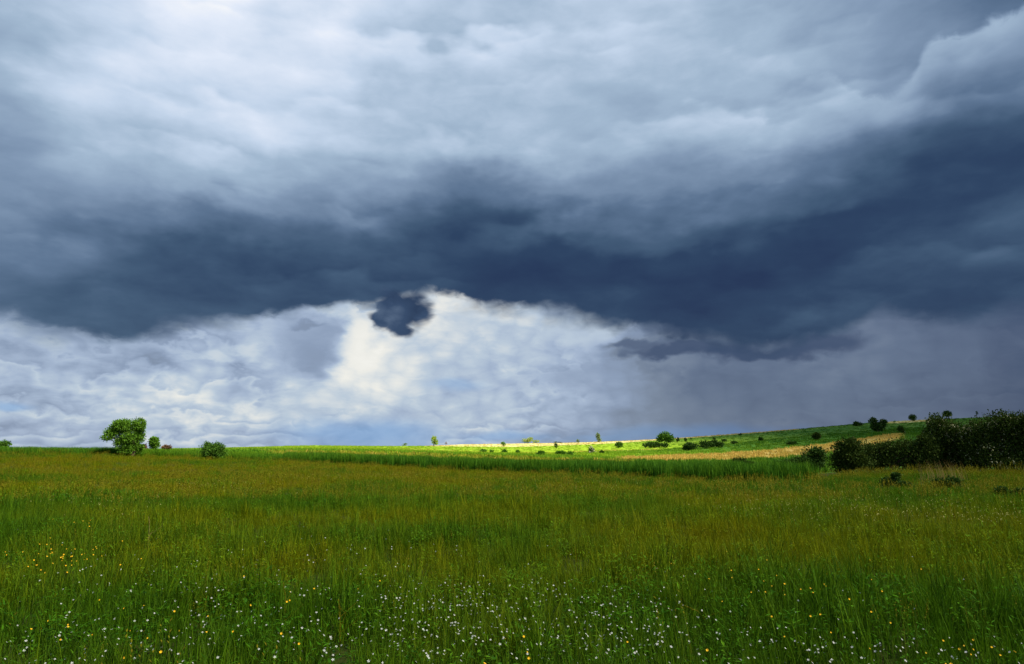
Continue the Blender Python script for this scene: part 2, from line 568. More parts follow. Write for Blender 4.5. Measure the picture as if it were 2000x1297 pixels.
M['young_crop'] = hill_mat('young_crop', (0.27, 0.40, 0.015), (0.028, 0.12, 0.008), (0.15, 0.24, 0.016), 5, 60)
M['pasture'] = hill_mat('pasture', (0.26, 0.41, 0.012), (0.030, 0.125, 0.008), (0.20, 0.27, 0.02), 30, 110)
M['hill_green'] = plain_mat('hill_green', (0.09, 0.24, 0.015), (0.14, 0.28, 0.02), 0.03, bump=0.6, bscale=0.8)
M['pale_line'] = plain_mat('pale_grass', (0.55, 0.52, 0.14), (0.45, 0.46, 0.10), 0.2, bump=0.6)
M['crest_dry'] = plain_mat('crest_dry_grass', (0.60, 0.50, 0.22), (0.50, 0.46, 0.14), 0.05, bump=0.6)
M['plain'] = plain_mat('distant_plain', (0.10, 0.16, 0.02), (0.16, 0.20, 0.03), 0.004)

# ------------------------------------------------------------------ terrain
def curve1(pts):
    xs = [p[0] for p in pts]; ys = [p[1] for p in pts]
    return lambda x: float(np.interp(x, xs, ys))


def az_of_px(x):
    return azel(x, HORY)[0]


def px_of_az(a):
    return px_of(a, 0.0)[0]


# each boundary: photo row by column, and distance by column
B = [
    ("meadow_edge",
     [(-300, 886), (0, 888), (200, 889), (400, 896), (500, 900), (700, 909), (900, 920), (1000, 925), (1100, 929), (1200, 933), (1300, 937), (1400, 941), (1500, 944), (1560, 943), (1640, 930), (1750, 926), (2000, 930), (2400, 934)],
     [(-300, 78), (0, 75), (300, 72), (500, 68), (700, 60), (900, 50), (1100, 43), (1300, 38), (1500, 34), (1640, 37), (2000, 40), (2400, 42)]),
    ("crop_back",
     [(-300, 884), (0, 886), (300, 888), (500, 893), (700, 902), (900, 912), (1100, 918), (1300, 925), (1500, 933), (1640, 922), (2000, 918), (2400, 916)],
     [(-300, 96), (0, 93), (300, 88), (500, 84), (700, 76), (900, 66), (1100, 58), (1300, 52), (1500, 48), (1640, 50), (2000, 56), (2400, 58)]),
    ("stubble_back",
     [(-300, 882), (0, 882), (300, 882), (500, 881), (600, 882), (700, 883.5), (900, 889), (1000, 893), (1100, 897), (1200, 899.5), (1300, 900.5), (1400, 899.5), (1500, 896), (1600, 888), (1650, 881), (1700, 872), (1760, 858), (1800, 852), (2000, 842), (2400, 830)],
     [(-300, 140), (500, 125), (900, 112), (1200, 105), (1400, 105), (1600, 115), (1760, 150), (2000, 170), (2400, 180)]),
    ("row_back",
     [(-300, 881), (0, 881), (300, 880), (500, 878), (700, 879.5), (800, 883), (900, 886), (1000, 888.5), (1100, 891), (1200, 894.5), (1300, 890.5), (1400, 887), (1500, 880), (1600, 868.5), (1700, 855), (1760, 846.5), (1800, 845), (2000, 836), (2400, 824)],
     [(-300, 175), (500, 155), (900, 145), (1200, 135), (1400, 145), (1600, 165), (1760, 195), (2000, 215), (2400, 225)]),
    ("terrace",
     [(-300, 880), (0, 880), (300, 879), (500, 875), (700, 876), (800, 878.5), (900, 883), (950, 885), (1000, 886), (1100, 884.8), (1200, 881), (1300, 878), (1400, 870), (1500, 860), (1600, 851), (1700, 842), (1760, 838), (2000, 827), (2400, 812)],
     [(-300, 250), (500, 240), (900, 225), (1200, 215), (1400, 225), (1600, 235), (2000, 260), (2400, 270)]),
    ("terrace_top",
     [(-300, 879.8), (0, 879.8), (300, 878.6), (500, 874.4), (700, 875), (800, 877), (900, 881.6), (950, 883.6), (1000, 884.6), (1100, 883.4), (1200, 879.8), (1300, 877), (1400, 869.3), (1500, 859.3), (1600, 850.3), (1700, 841.3), (1760, 837.3), (2000, 826.3), (2400, 811.3)],
     [(-300, 258), (500, 248), (900, 233), (1200, 223), (1400, 233), (1600, 243), (2000, 268), (2400, 278)]),
    ("crest_foot",
     [(-300, 879.5), (0, 879.5), (300, 878.4), (500, 873.5), (600, 870.8), (700, 871.8), (860, 871.6), (900, 872), (1000, 873), (1100, 870), (1200, 866), (1300, 859), (1400, 851.8), (1500, 844), (1600, 835.6), (1700, 827), (1760, 826.5), (1800, 824), (2000, 814), (2400, 792)],
     [(-300, 385), (500, 380), (2400, 395)]),
    ("crest",
     [(-300, 879), (0, 879), (300, 878), (450, 876), (500, 873), (560, 871), (620, 870), (700, 871), (770, 871.6), (850, 870.6), (900, 868), (1000, 866.5), (1100, 865), (1200, 862), (1300, 857), (1400, 850), (1500, 842.6), (1600, 834.8), (1700, 826), (1750, 823), (1800, 820.4), (1900, 816), (2000, 812), (2400, 790)],
     [(-300, 420), (500, 415), (2400, 430)]),
]
BY_F = [curve1(b[1]) for b in B]
BD_F = [curve1(b[2]) for b in B]
AZF = az_of_px(-300), az_of_px(2400)


def boundary(k, az, wob=0.0):
    """world point (r, z) of boundary k in direction az (degrees)"""
    a = min(max(az, AZF[0]), AZF[1])
    if az > AZF[1]:                       # behind the frame the ground runs round to the left side's level
        t = (az - AZF[1]) / (360 - AZF[1] + AZF[0])
        r0, z0 = boundary(k, AZF[1]); r1, z1 = boundary(k, AZF[0])
        t = t * t * (3 - 2 * t)
        return r0 + (r1 - r0) * t, z0 + (z1 - z0) * t
    x = px_of_az(a)
    y = BY_F[k](x) + wob
    r = BD_F[k](x)
    v = ray(x, y)
    h = math.hypot(v.x, v.y)
    return r, EYE + r * v.z / h


def pol(r, az, z):
    return Vector((r * math.sin(R(az)), r * math.cos(R(az)), z))


_MZ = []


def meadow_z(x, y):
    """height of the meadow at arrays x, y"""
    x = np.asarray(x, float); y = np.asarray(y, float)
    az = np.degrees(np.arctan2(x, y))
    az = np.where(az < AZF[0], az + 360, az)
    r = np.hypot(x, y)
    if not _MZ:
        ta = np.linspace(AZF[0], AZF[0] + 360, 721)
        _MZ.append((ta, np.array([boundary(0, a) for a in ta])))
    tab_a, rz = _MZ[0]
    rr = np.interp(az, tab_a, rz[:, 0]); zz = np.interp(az, tab_a, rz[:, 1])
    return zz * np.clip(r / rr, 0, 1.3) ** 1.6 + 0.05 * (vnoise(x, y, 6.0) - 0.5) * np.clip(r / 6, 0, 1) * np.clip((rr - r) / 5, 0, 1)


AZS = sorted(set([round(az_of_px(x), 4) for x in range(-300, 2401, 10)] + [AZF[0], AZF[1]]
                 + list(np.linspace(AZF[1] + 3, AZF[0] + 360, 70))))
NA = len(AZS)


def ring_strip(name, rows, mat_of, mats, wrap=True):
    """rows: list over distance of list over azimuth of points"""
    verts = [p for row in rows for p in row]
    faces, fm = [], []
    n = len(rows[0])
    for i in range(len(rows) - 1):
        for j in range(n - 1):
            faces.append((i * n + j, i * n + j + 1, (i + 1) * n + j + 1, (i + 1) * n + j))
            fm.append(mat_of(i, j))
    o = mesh_obj(name, verts, faces, mats, fmat=fm, smooth=True)
    return o


# meadow sheet from the camera to the crop
rads = [0.0, 0.08, 0.16, 0.25, 0.35, 0.45, 0.55, 0.65, 0.75, 0.83, 0.9, 0.95, 1.0]
rows = []
for t in rads:
    row = []
    for a in AZS:
        r0, z0 = boundary(0, a)
        row.append((max(t, 1e-4) * r0 * math.sin(R(a)), max(t, 1e-4) * r0 * math.cos(R(a))))
    rows.append([(p[0], p[1], float(z)) for p, z in zip(row, meadow_z([p[0] for p in row], [p[1] for p in row]))])
meadow = ring_strip("meadow", rows, lambda i, j: 0, [M['meadow']])
tag(meadow, kind="structure")

NAMES = ["crop_field", "stubble_strip", "field_row", "young_crop_field", "field_bank", "hill_pasture", "hill_crest"]
wobs = {}
for k in range(1, 8):
    wobs[k] = [0.5 * (float(vnoise(a * 3 + 50 * k, 0, 1.0)) - 0.5) for a in AZS]
wobs[0] = [0] * NA


def band(k):
    rows = []
    steps = 6 if k in (3, 5) else 3
    for s in range(steps + 1):
        t = s / steps
        row = []
        for j, a in enumerate(AZS):
            r0, z0 = boundary(k, a, wobs[k][j]); r1, z1 = boundary(k + 1, a, wobs[k + 1][j])
            r = r0 + (r1 - r0) * t
            z = z0 + (z1 - z0) * t
            row.append(pol(r, a, z))
        rows.append(row)
    return rows


MATSEL = {
    0: (['crop_soil', 'meadow'], lambda x: 0 if x < 1570 else 1),
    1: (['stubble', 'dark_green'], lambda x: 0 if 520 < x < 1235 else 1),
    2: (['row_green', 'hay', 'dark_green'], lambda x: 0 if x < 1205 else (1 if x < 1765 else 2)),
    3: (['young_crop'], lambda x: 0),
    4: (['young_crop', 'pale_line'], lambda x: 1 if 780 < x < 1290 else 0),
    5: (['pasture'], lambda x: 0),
    6: (['pasture', 'crest_dry'], lambda x: 1 if (830 < x < 1560 or 1725 < x < 1840) else 0),
}
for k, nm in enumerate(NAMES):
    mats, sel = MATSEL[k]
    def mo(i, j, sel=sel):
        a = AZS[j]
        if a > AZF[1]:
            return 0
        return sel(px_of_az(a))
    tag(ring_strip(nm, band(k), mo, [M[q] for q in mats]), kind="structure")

# land beyond the crest, falling away to the far plain
rows = []
for rr, dz_ in ((0, 0), (60, -3), (200, -14), (900, -45), (8000, -60), (25000, -60)):
    row = []
    for j, a in enumerate(AZS):
        r0, z0 = boundary(7, a, wobs[7][j])
        row.append(pol(r0 + rr, a, (z0 if rr < 900 else 0) + dz_))
    rows.append(row)
tag(ring_strip("distant_plain", rows, lambda i, j: 0, [M['plain']]), kind="structure")


def ground_at(px, py):
    """where the sight line through a photo pixel first meets the ground: (point, distance)"""
    a, e = azel(px, py)
    te = math.tan(R(e))
    pts = []
    r0, z0 = boundary(0, a)
    for t in np.linspace(0.05, 1, 60):
        x, y = t * r0 * math.sin(R(a)), t * r0 * math.cos(R(a))
        pts.append((t * r0, float(z0 * t ** 1.6)))
    for k in range(7):
        ra, za = boundary(k, a); rb, zb = boundary(k + 1, a)
        for t in np.linspace(0.1, 1, 10):
            pts.append((ra + (rb - ra) * t, za + (zb - za) * t))
    for (r, z) in pts:
        if z >= EYE + r * te - 1e-6:
            return pol(r, a, z), r
    r, z = pts[-1]
    return pol(r, a, z), r


#LANDEND
# ------------------------------------------------------------------ unseen cloud, added and shaped to shade the meadow and right hill
def seg_dist(x, y, pl):
    """signed distance to a polyline (positive on its right-hand / near side)"""
    best = None
    for (x0, y0), (x1, y1) in zip(pl[:-1], pl[1:]):
        dx_, dy_ = x1 - x0, y1 - y0
        L2 = dx_ * dx_ + dy_ * dy_
        t = np.clip(((x - x0) * dx_ + (y - y0) * dy_) / L2, 0, 1)
        ex, ey = x - (x0 + t * dx_), y - (y0 + t * dy_)
        d = np.hypot(ex, ey)
        sgn = np.sign(-(dx_ * (y - y0) - dy_ * (x - x0)))
        if best is None:
            best = d * sgn; bd = d
        else:
            k = d < bd
            best = np.where(k, d * sgn, best); bd = np.where(k, d, bd)
    return best


CLOUD_Z = 900.0
shift = Vector((sdir.x, sdir.y)) * (CLOUD_Z / sdir.z)
SHADE = [(-900, -120), (-200, 25), (-60, 62), (0, 78), (24, 98), (36, 190), (50, 400), (75, 640), (160, 1200)]
NX_, NY_ = 90, 90
gx = np.concatenate([np.linspace(-420, -120, 14, endpoint=False), np.linspace(-120, 260, 58, endpoint=False), np.linspace(260, 560, 18)])
gy = np.concatenate([np.linspace(-420, -40, 16, endpoint=False), np.linspace(-40, 160, 40, endpoint=False), np.linspace(160, 760, 34)])
GXm, GYm = np.meshgrid(gx, gy)
wobble = (vnoise(GXm, GYm, 60) - 0.5) * 26 + (vnoise(GXm, GYm, 22) - 0.5) * 14
sd = seg_dist(GXm, GYm, SHADE) + wobble
rimd = np.minimum.reduce([GXm + 420, 560 - GXm, GYm + 420, 760 - GYm])
soft = np.where(GYm > 130, 78.0, 34.0)
th = np.clip((sd + 8) / soft, 0, 1) * np.clip(rimd / 80, 0, 1)
th = th * th * (3 - 2 * th)
# thinner over the middle of the meadow, thickest towards the right-hand hill
rg = np.hypot(GXm, GYm)
core = 0.20 + 0.20 * np.clip((24 - rg) / 16, 0, 1) + 0.80 * np.clip((GXm - 6 - 0.18 * np.clip(GYm, 0, 300)) / np.clip(24 + 0.25 * GYm, 24, 55), 0, 1)
th = th * np.clip(core, 0, 1)
lump = th * (60 + 90 * vnoise(GXm, GYm, 90) + 40 * vnoise(GXm, GYm, 35))
verts, faces = [], []
ny, nx = GXm.shape
for top in (0, 1):
    for i in range(ny):
        for j in range(nx):
            z = CLOUD_Z + (lump[i, j] if top else -0.25 * lump[i, j] - 0.5)
            verts.append((GXm[i, j] + sdir.x * z / sdir.z, GYm[i, j] + sdir.y * z / sdir.z, z))
n0 = ny * nx
for i in range(ny - 1):
    for j in range(nx - 1):
        if max(th[i, j], th[i + 1, j], th[i, j + 1], th[i + 1, j + 1]) <= 0:
            continue
        a_, b_, c_, d_ = i * nx + j, i * nx + j + 1, (i + 1) * nx + j + 1, (i + 1) * nx + j
        faces.append((d_, c_, b_, a_))
        faces.append((n0 + a_, n0 + b_, n0 + c_, n0 + d_))
mc, T = new_mat('shade_cloud_film')
at = T.node('ShaderNodeAttribute', attribute_name='thickness')
df = T.node('ShaderNodeBsdfDiffuse')
df.inputs[0].default_value = (0.8, 0.82, 0.86, 1)
tl = T.node('ShaderNodeBsdfTranslucent')
tl.inputs[0].default_value = (0.8, 0.82, 0.86, 1)
m1 = T.node('ShaderNodeMixShader'); m1.inputs[0].default_value = 0.4
T.l.new(df.outputs[0], m1.inputs[1]); T.l.new(tl.outputs[0], m1.inputs[2])
tp = T.node('ShaderNodeBsdfTransparent')
m2 = T.node('ShaderNodeMixShader')
CLOUD_OPAQUE = 0.70
T.put(m2.inputs[0], X(T, at.outputs['Fac']) * CLOUD_OPAQUE)
T.l.new(tp.outputs[0], m2.inputs[1]); T.l.new(m1.outputs[0], m2.inputs[2])
o_ = T.node('ShaderNodeOutputMaterial')
T.l.new(m2.outputs[0], o_.inputs[0])
cloud = mesh_obj("shade_cloud", verts, faces, [mc], smooth=True)
ca = cloud.data.attributes.new("thickness", 'FLOAT', 'POINT')
ca.data.foreach_set("value", np.concatenate([th.ravel(), th.ravel()]).astype(np.float32))
tag(cloud, kind="structure")

# ------------------------------------------------------------------ grass
TINTS = [(0.0, (0.5, 0.80, 0.5)), (0.3, (0.85, 1.0, 0.7)), (0.55, (1.28, 1.08, 0.4)), (0.8, (1.38, 1.1, 0.32)), (1.0, (1.5, 1.0, 0.32))]
M['blade'] = leaf_mat('grass_blade', (0.038, 0.074, 0.003), (0.180, 0.245, 0.008), 0.36, tint_cols=TINTS)
M['straw'] = leaf_mat('dry_stem', (0.16, 0.16, 0.012), (0.24, 0.22, 0.025), 0.2, tint_cols=[(0, (0.7, 0.9, 0.7)), (1, (1.2, 0.9, 0.7))])
M['sorrel'] = leaf_mat('sorrel_head', (0.15, 0.122, 0.005), (0.20, 0.195, 0.008), 0.25)
M['forb'] = leaf_mat('forb_leaf', (0.034, 0.090, 0.004), (0.135, 0.255, 0.010), 0.3, tint_cols=TINTS)
M['crop'] = leaf_mat('crop_leaf', (0.026, 0.095, 0.007), (0.14, 0.28, 0.014), 0.3, tint_cols=[(0.0, (0.7, 0.9, 1.0)), (0.5, (1, 1, 0.8)), (1.0, (1.5, 1.2, 0.7))])
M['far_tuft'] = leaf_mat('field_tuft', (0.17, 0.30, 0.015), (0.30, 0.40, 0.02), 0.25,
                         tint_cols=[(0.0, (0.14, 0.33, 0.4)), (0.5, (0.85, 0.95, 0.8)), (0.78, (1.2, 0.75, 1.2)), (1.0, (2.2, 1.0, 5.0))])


class Soup:
    def __init__(self):
        self.v, self.f, self.m = [], [], []

    def blade(self, base, h, w, lean, ang, mat=0, segs=3, droop=0.4):
        """tapered grass blade bending over in direction ang"""
        ca_, sa_ = math.cos(ang), math.sin(ang)
        pa = ang + math.pi / 2 + random.uniform(-0.5, 0.5)
        wx, wy = math.cos(pa) * w * 0.5, math.sin(pa) * w * 0.5
        i0 = len(self.v)
        for s in range(segs):
            t = s / segs
            off = lean * t ** 1.8
            z = h * (t - droop * lean / max(h, 0.05) * 0.25 * t ** 3)
            ww = 1 - 0.75 * t
            x, y = base[0] + ca_ * off, base[1] + sa_ * off
            self.v.append((x - wx * ww, y - wy * ww, base[2] + z))
            self.v.append((x + wx * ww, y + wy * ww, base[2] + z))
        z = h * (1 - droop * lean / max(h, 0.05) * 0.3)
        self.v.append((base[0] + ca_ * lean, base[1] + sa_ * lean, base[2] + z))
        for s in range(segs - 1):
            a = i0 + 2 * s
            self.f.append((a, a + 1, a + 3, a + 2)); self.m.append(mat)
        a = i0 + 2 * (segs - 1)
        self.f.append((a, a + 1, a + 2)); self.m.append(mat)

    def leaf(self, c, d, up, l, w, mat=0):
        """diamond leaf folded along its midrib"""
        d = Vector(d).normalized(); up = Vector(up)
        s = d.cross(up)
        if s.length < 1e-3:
            s = Vector((1, 0, 0))
        s.normalize()
        n = s.cross(d)
        c = Vector(c)
        i = len(self.v)
        self.v += [tuple(c), tuple(c + d * l * 0.5 + s * w * 0.5 + n * w * 0.15), tuple(c + d * l), tuple(c + d * l * 0.5 - s * w * 0.5 + n * w * 0.15)]
        self.f += [(i, i + 1, i + 2), (i, i + 2, i + 3)]; self.m += [mat, mat]

    def obj(self, name, mats, parent=None, linked=True):
        me = bpy.data.meshes.new(name)
        me.from_pydata(self.v, [], self.f)
        for m in mats:
            me.materials.append(m)
        me.polygons.foreach_set("material_index", self.m)
        me.update()
        o = bpy.data.objects.new(name, me)
        if linked:
            link(o, parent)
        return o


def tuft_grass(n, rad, h0, h1, w, lean=0.5):
    s = Soup()
    for _ in range(n):
        a = random.uniform(0, 6.283); r = rad * math.sqrt(random.random())
        h = random.uniform(h0, h1)
        s.blade((r * math.cos(a), r * math.sin(a), -0.02), h, w * random.uniform(0.6, 1.3), h * random.uniform(0.05, lean), random.uniform(0, 6.283), 0)
    return s


def tuft_forb(n, rad, h, l, w):
    s = Soup()
    for _ in range(n):
        a = random.uniform(0, 6.283); r = rad * math.sqrt(random.random())
        z = h * random.uniform(0.1, 1)
        b = random.uniform(0, 6.283)
        s.leaf((r * math.cos(a), r * math.sin(a), z), (math.cos(b), math.sin(b), random.uniform(-0.2, 0.9)), (0, 0, 1), l * random.uniform(0.6, 1.3), w * random.uniform(0.7, 1.2), 0)
    return s


def tuft_heads(n, rad, h0, h1, w, head, mat_h=1):
    """thin stems with loose seed heads"""
    s = Soup()
    for _ in range(n):
        a = random.uniform(0, 6.283); r = rad * math.sqrt(random.random())
        h = random.uniform(h0, h1); ln = h * random.uniform(0.02, 0.3); an = random.uniform(0, 6.283)
        bx_, by_ = r * math.cos(a), r * math.sin(a)
        s.blade((bx_, by_, 0), h, w, ln, an, 0, 2, 0.1)
        for k in range(6):
            t = 1 - 0.3 * k / 6
            p = (bx_ + math.cos(an) * ln * t ** 1.8, by_ + math.sin(an) * ln * t ** 1.8, h * t)
            b = random.uniform(0, 6.283)
            s.leaf(p, (math.cos(b) * 0.7, math.sin(b) * 0.7, 0.8), (0, 0, 1), head * random.uniform(0.7, 1.4), head * 0.4, mat_h)
    return s


def scatter(name, protos, pts, yaw, scl, idx, tint, label, cat):
    """one 'stuff' object: plant tufts instanced on a cloud of points"""
    me = bpy.data.meshes.new(name)
    me.vertices.add(len(pts))
    me.vertices.foreach_set("co", np.asarray(pts, np.float32).ravel())
    def att(nm, typ, key, dat):
        a = me.attributes.new(nm, typ, 'POINT')
        a.data.foreach_set(key, dat)
    rot = np.zeros((len(pts), 3), np.float32)
    rot[:, 2] = yaw
    rot[:, 0] = RNG.normal(0, 0.07, len(pts)); rot[:, 1] = RNG.normal(0, 0.07, len(pts))
    att("turn", 'FLOAT_VECTOR', "vector", rot.ravel())
    att("size", 'FLOAT', "value", np.asarray(scl, np.float32))
    att("tint", 'FLOAT', "value", np.asarray(tint, np.float32))
    att("which", 'INT', "value", np.asarray(idx, np.int32))
    o = link(bpy.data.objects.new(name, me))
    coll = bpy.data.collections.new(name + "_tufts")
    for p in protos:
        coll.objects.link(p)
    ng = bpy.data.node_groups.new(name, 'GeometryNodeTree')
    ng.interface.new_socket('Geometry', in_out='INPUT', socket_type='NodeSocketGeometry')
    ng.interface.new_socket('Geometry', in_out='OUTPUT', socket_type='NodeSocketGeometry')
    gi, go = ng.nodes.new('NodeGroupInput'), ng.nodes.new('NodeGroupOutput')
    ip = ng.nodes.new('GeometryNodeInstanceOnPoints')
    ci = ng.nodes.new('GeometryNodeCollectionInfo')
    ci.inputs['Collection'].default_value = coll
    ci.inputs['Separate Children'].default_value = True
    ci.inputs['Reset Children'].default_value = True
    ip.inputs['Pick Instance'].default_value = True
    L = ng.links.new
    L(gi.outputs[0], ip.inputs['Points']); L(ci.outputs[0], ip.inputs['Instance'])
    for nm, ty, sk in (("turn", 'FLOAT_VECTOR', 'Rotation'), ("size", 'FLOAT', 'Scale'), ("which", 'INT', 'Instance Index')):
        a = ng.nodes.new('GeometryNodeInputNamedAttribute')
        a.data_type = ty
        a.inputs['Name'].default_value = nm
        L(a.outputs['Attribute'], ip.inputs[sk])
    L(ip.outputs[0], go.inputs[0])
    md = o.modifiers.new("tufts", 'NODES')
    md.node_group = ng
    return tag(o, label, cat, kind="stuff")


def gauss_tint(x, y):
    """patches of sorrel-brown, yellowish and fresh green in the meadow"""
    r = np.hypot(x, y)
    n = 0.45 * vnoise(x + 40, y * 0.7, 9) + 0.38 * vnoise(x, y, 3.0) + 0.17 * vnoise(x, y, 1.0)
    far = np.clip((r - 9) / 16, 0, 1)
    return np.clip((n - 0.5) * 2.6 + 0.22 + 0.22 * far, 0, 1)


def wedge(n_per_m2, r0, r1, half=47.0):
    area = R(half) * (r1 * r1 - r0 * r0)
    n = int(area * n_per_m2)
    r = np.sqrt(RNG.random(n) * (r1 * r1 - r0 * r0) + r0 * r0)
    a = np.radians((RNG.random(n) * 2 - 1) * half)
    x, y = r * np.sin(a), r * np.cos(a)
    return x, y


def edge_r(x, y):
    az = np.degrees(np.arctan2(x, y))
    ta = np.linspace(-60, 60, 241)
    return np.interp(az, ta, [boundary(0, a)[0] for a in ta])


def place(name, protos, mats_label, x, y, scl, tint, wts, label, cat):
    k = np.hypot(x, y) < edge_r(x, y) + 0.6
    x, y, scl, tint = x[k], y[k], scl[k], tint[k]
    z = meadow_z(x, y)
    idx = RNG.choice(len(protos), len(x), p=np.asarray(wts) / sum(wts))
    scatter(name, protos, np.stack([x, y, z], 1), RNG.random(len(x)) * 6.283, scl, idx, tint, label, cat)


# near meadow
near = []
for k in range(4):
    near.append(tuft_grass(52, 0.17, 0.14, 0.42, 0.0080, 0.6).obj("grass_tuft", [M['blade']], linked=False))
near.append(tuft_grass(26, 0.10, 0.30, 0.60, 0.012, 0.55).obj("grass_tuft", [M['blade']], linked=False))
near.append(tuft_forb(60, 0.15, 0.27, 0.055, 0.020).obj("grass_tuft", [M['forb']], linked=False))
near.append(tuft_forb(40, 0.15, 0.33, 0.075, 0.013).obj("grass_tuft", [M['forb']], linked=False))
near.append(tuft_heads(7, 0.15, 0.35, 0.62, 0.004, 0.022).obj("grass_tuft", [M['straw'], M['sorrel']], linked=False))
x, y = wedge(44, 1.6, 9)
x2, y2 = wedge(30, 9, 21)
x = np.concatenate([x, x2]); y = np.concatenate([y, y2])
sc_ = (0.50 + 0.55 * vnoise(x, y, 2.3) + 0.35 * vnoise(x + 9, y, 0.7)) * RNG.uniform(0.7, 1.2, len(x))
ti = np.clip(gauss_tint(x, y) + RNG.normal(0, 0.10, len(x)), 0, 1)
place("meadow_grass", near, None, x, y, sc_, ti, [5, 5, 5, 5, 2.5, 5, 3, 0.6],
      "lush green meadow grass with leafy herbs filling the foreground", "grass")

# middle and far meadow: broader tufts
mid = []
for k in range(4):
    mid.append(tuft_grass(48, 0.32, 0.18, 0.42, 0.016, 0.45).obj("mid_tuft", [M['blade']], linked=False))
mid.append(tuft_forb(50, 0.32, 0.28, 0.10, 0.035).obj("mid_tuft", [M['forb']], linked=False))
mid.append(tuft_heads(20, 0.35, 0.35, 0.62, 0.009, 0.045).obj("mid_tuft", [M['straw'], M['sorrel']], linked=False))
x, y = wedge(11, 19, 42)
x2, y2 = wedge(4.5, 42, 84)
x = np.concatenate([x, x2]); y = np.concatenate([y, y2])
sc_ = (0.50 + 0.5 * vnoise(x, y, 4)) * RNG.uniform(0.8, 1.2, len(x))
ti = np.clip(gauss_tint(x, y) + RNG.normal(0, 0.10, len(x)), 0, 1)
place("far_meadow_grass", mid, None, x, y, sc_, ti, [5, 5, 5, 5, 3, 3],
      "olive and rust tinted meadow grass stretching back to the crop edge", "grass")

# tall green crop along the far edge of the meadow
crop = []
for k in range(4):
    s = Soup()
    for _ in range(26):
        a = random.uniform(0, 6.283); r = 0.35 * math.sqrt(random.random())
        h = random.uniform(0.55, 0.92)
        s.blade((r * math.cos(a), r * math.sin(a), -0.02), h, random.uniform(0.02, 0.034), h * random.uniform(0.03, 0.32), random.uniform(0, 6.283), 0)
    crop.append(s.obj("crop_tuft", [M['crop']], linked=False))
n = 15000
azr = RNG.uniform(az_of_px(-200), az_of_px(1580), n)
tt = RNG.random(n) ** 1.5
P, S_, Tn = [], [], []
for a, t in zip(azr, tt):
    r0, z0 = boundary(0, a); r1, z1 = boundary(1, a)
    xx = px_of_az(a)
    r = r0 + (r1 - r0) * t + 1.6 * (float(vnoise(a * 2.0, 3, 1.0)) - 0.5) * (1 - t)
    if xx > 1440 and t > (1580 - xx) / 140:
        continue
    P.append(pol(r, a, z0 + (z1 - z0) * (r - r0) / (r1 - r0)))
    hgt_ = (1.16 if t < 0.4 else 1.0) if xx > 560 else (0.86 if xx < 260 else 0.80)
    S_.append(hgt_ * random.uniform(0.82, 1.1) * (0.9 + 0.2 * float(vnoise(a * 1.3, t * 3, 1))))
    Tn.append(0.3 + 0.5 * t * t + 0.35 * (float(vnoise(a * 0.6, 9, 1.0)) - 0.5) + (0.25 if 280 < xx < 520 else 0) + random.gauss(0, 0.1))
scatter("tall_crop", crop, [tuple(p) for p in P], RNG.random(len(P)) * 6.283, S_, RNG.integers(0, 4, len(P)), np.clip(Tn, 0, 1),
        "strip of tall dark green cereal along the far edge of the meadow", "crop")

# grass tufts roughening the fields and hill behind
ft = []
for k in range(3):
    s = tuft_grass(26, 0.9, 0.25, 0.6, 0.09, 0.5)
    ft.append(s.obj("field_tuft", [M['far_tuft']], linked=False))
P, S_, Tn = [], [], []
for _ in range(26000):
    a = random.uniform(-40, 42)
    xx = px_of_az(a)
    k = random.choices(range(1, 7), [2.5, 3, 4, 0.8, 6, 2])[0]
    r0, z0 = boundary(k, a); r1, z1 = boundary(k + 1, a)
    t = random.random()
    hay = (k == 2 and 1205 < xx < 1765)
    if k == 5 and random.random() < 0.3:
        continue
    P.append(pol(r0 + (r1 - r0) * t, a, z0 + (z1 - z0) * t))
    S_.append(random.uniform(0.5, 1.1) * (1.0 if k < 4 else 0.8))
    dark = np.clip((P[-1].x - (5 if k < 5 else 30)) / 75, 0, 1)  # eastern tufts tinted dark, the hill's cloud shade put into their colour
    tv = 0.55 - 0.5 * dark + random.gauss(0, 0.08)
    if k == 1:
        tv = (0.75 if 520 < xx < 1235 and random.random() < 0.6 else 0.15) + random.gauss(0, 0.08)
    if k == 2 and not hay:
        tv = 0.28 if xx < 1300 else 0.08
    if hay or k == 4 and 780 < xx < 1290 or k == 6 and (830 < xx < 1560 or 1725 < xx < 1840):
        tv = random.uniform(0.88, 1.0)
    Tn.append(tv)
scatter("field_grass", ft, [tuple(p) for p in P], RNG.random(len(P)) * 6.283, S_, RNG.integers(0, 3, len(P)), np.clip(Tn, 0, 1),
        "rough grass and stubble growing over the distant fields and hillside", "grass")
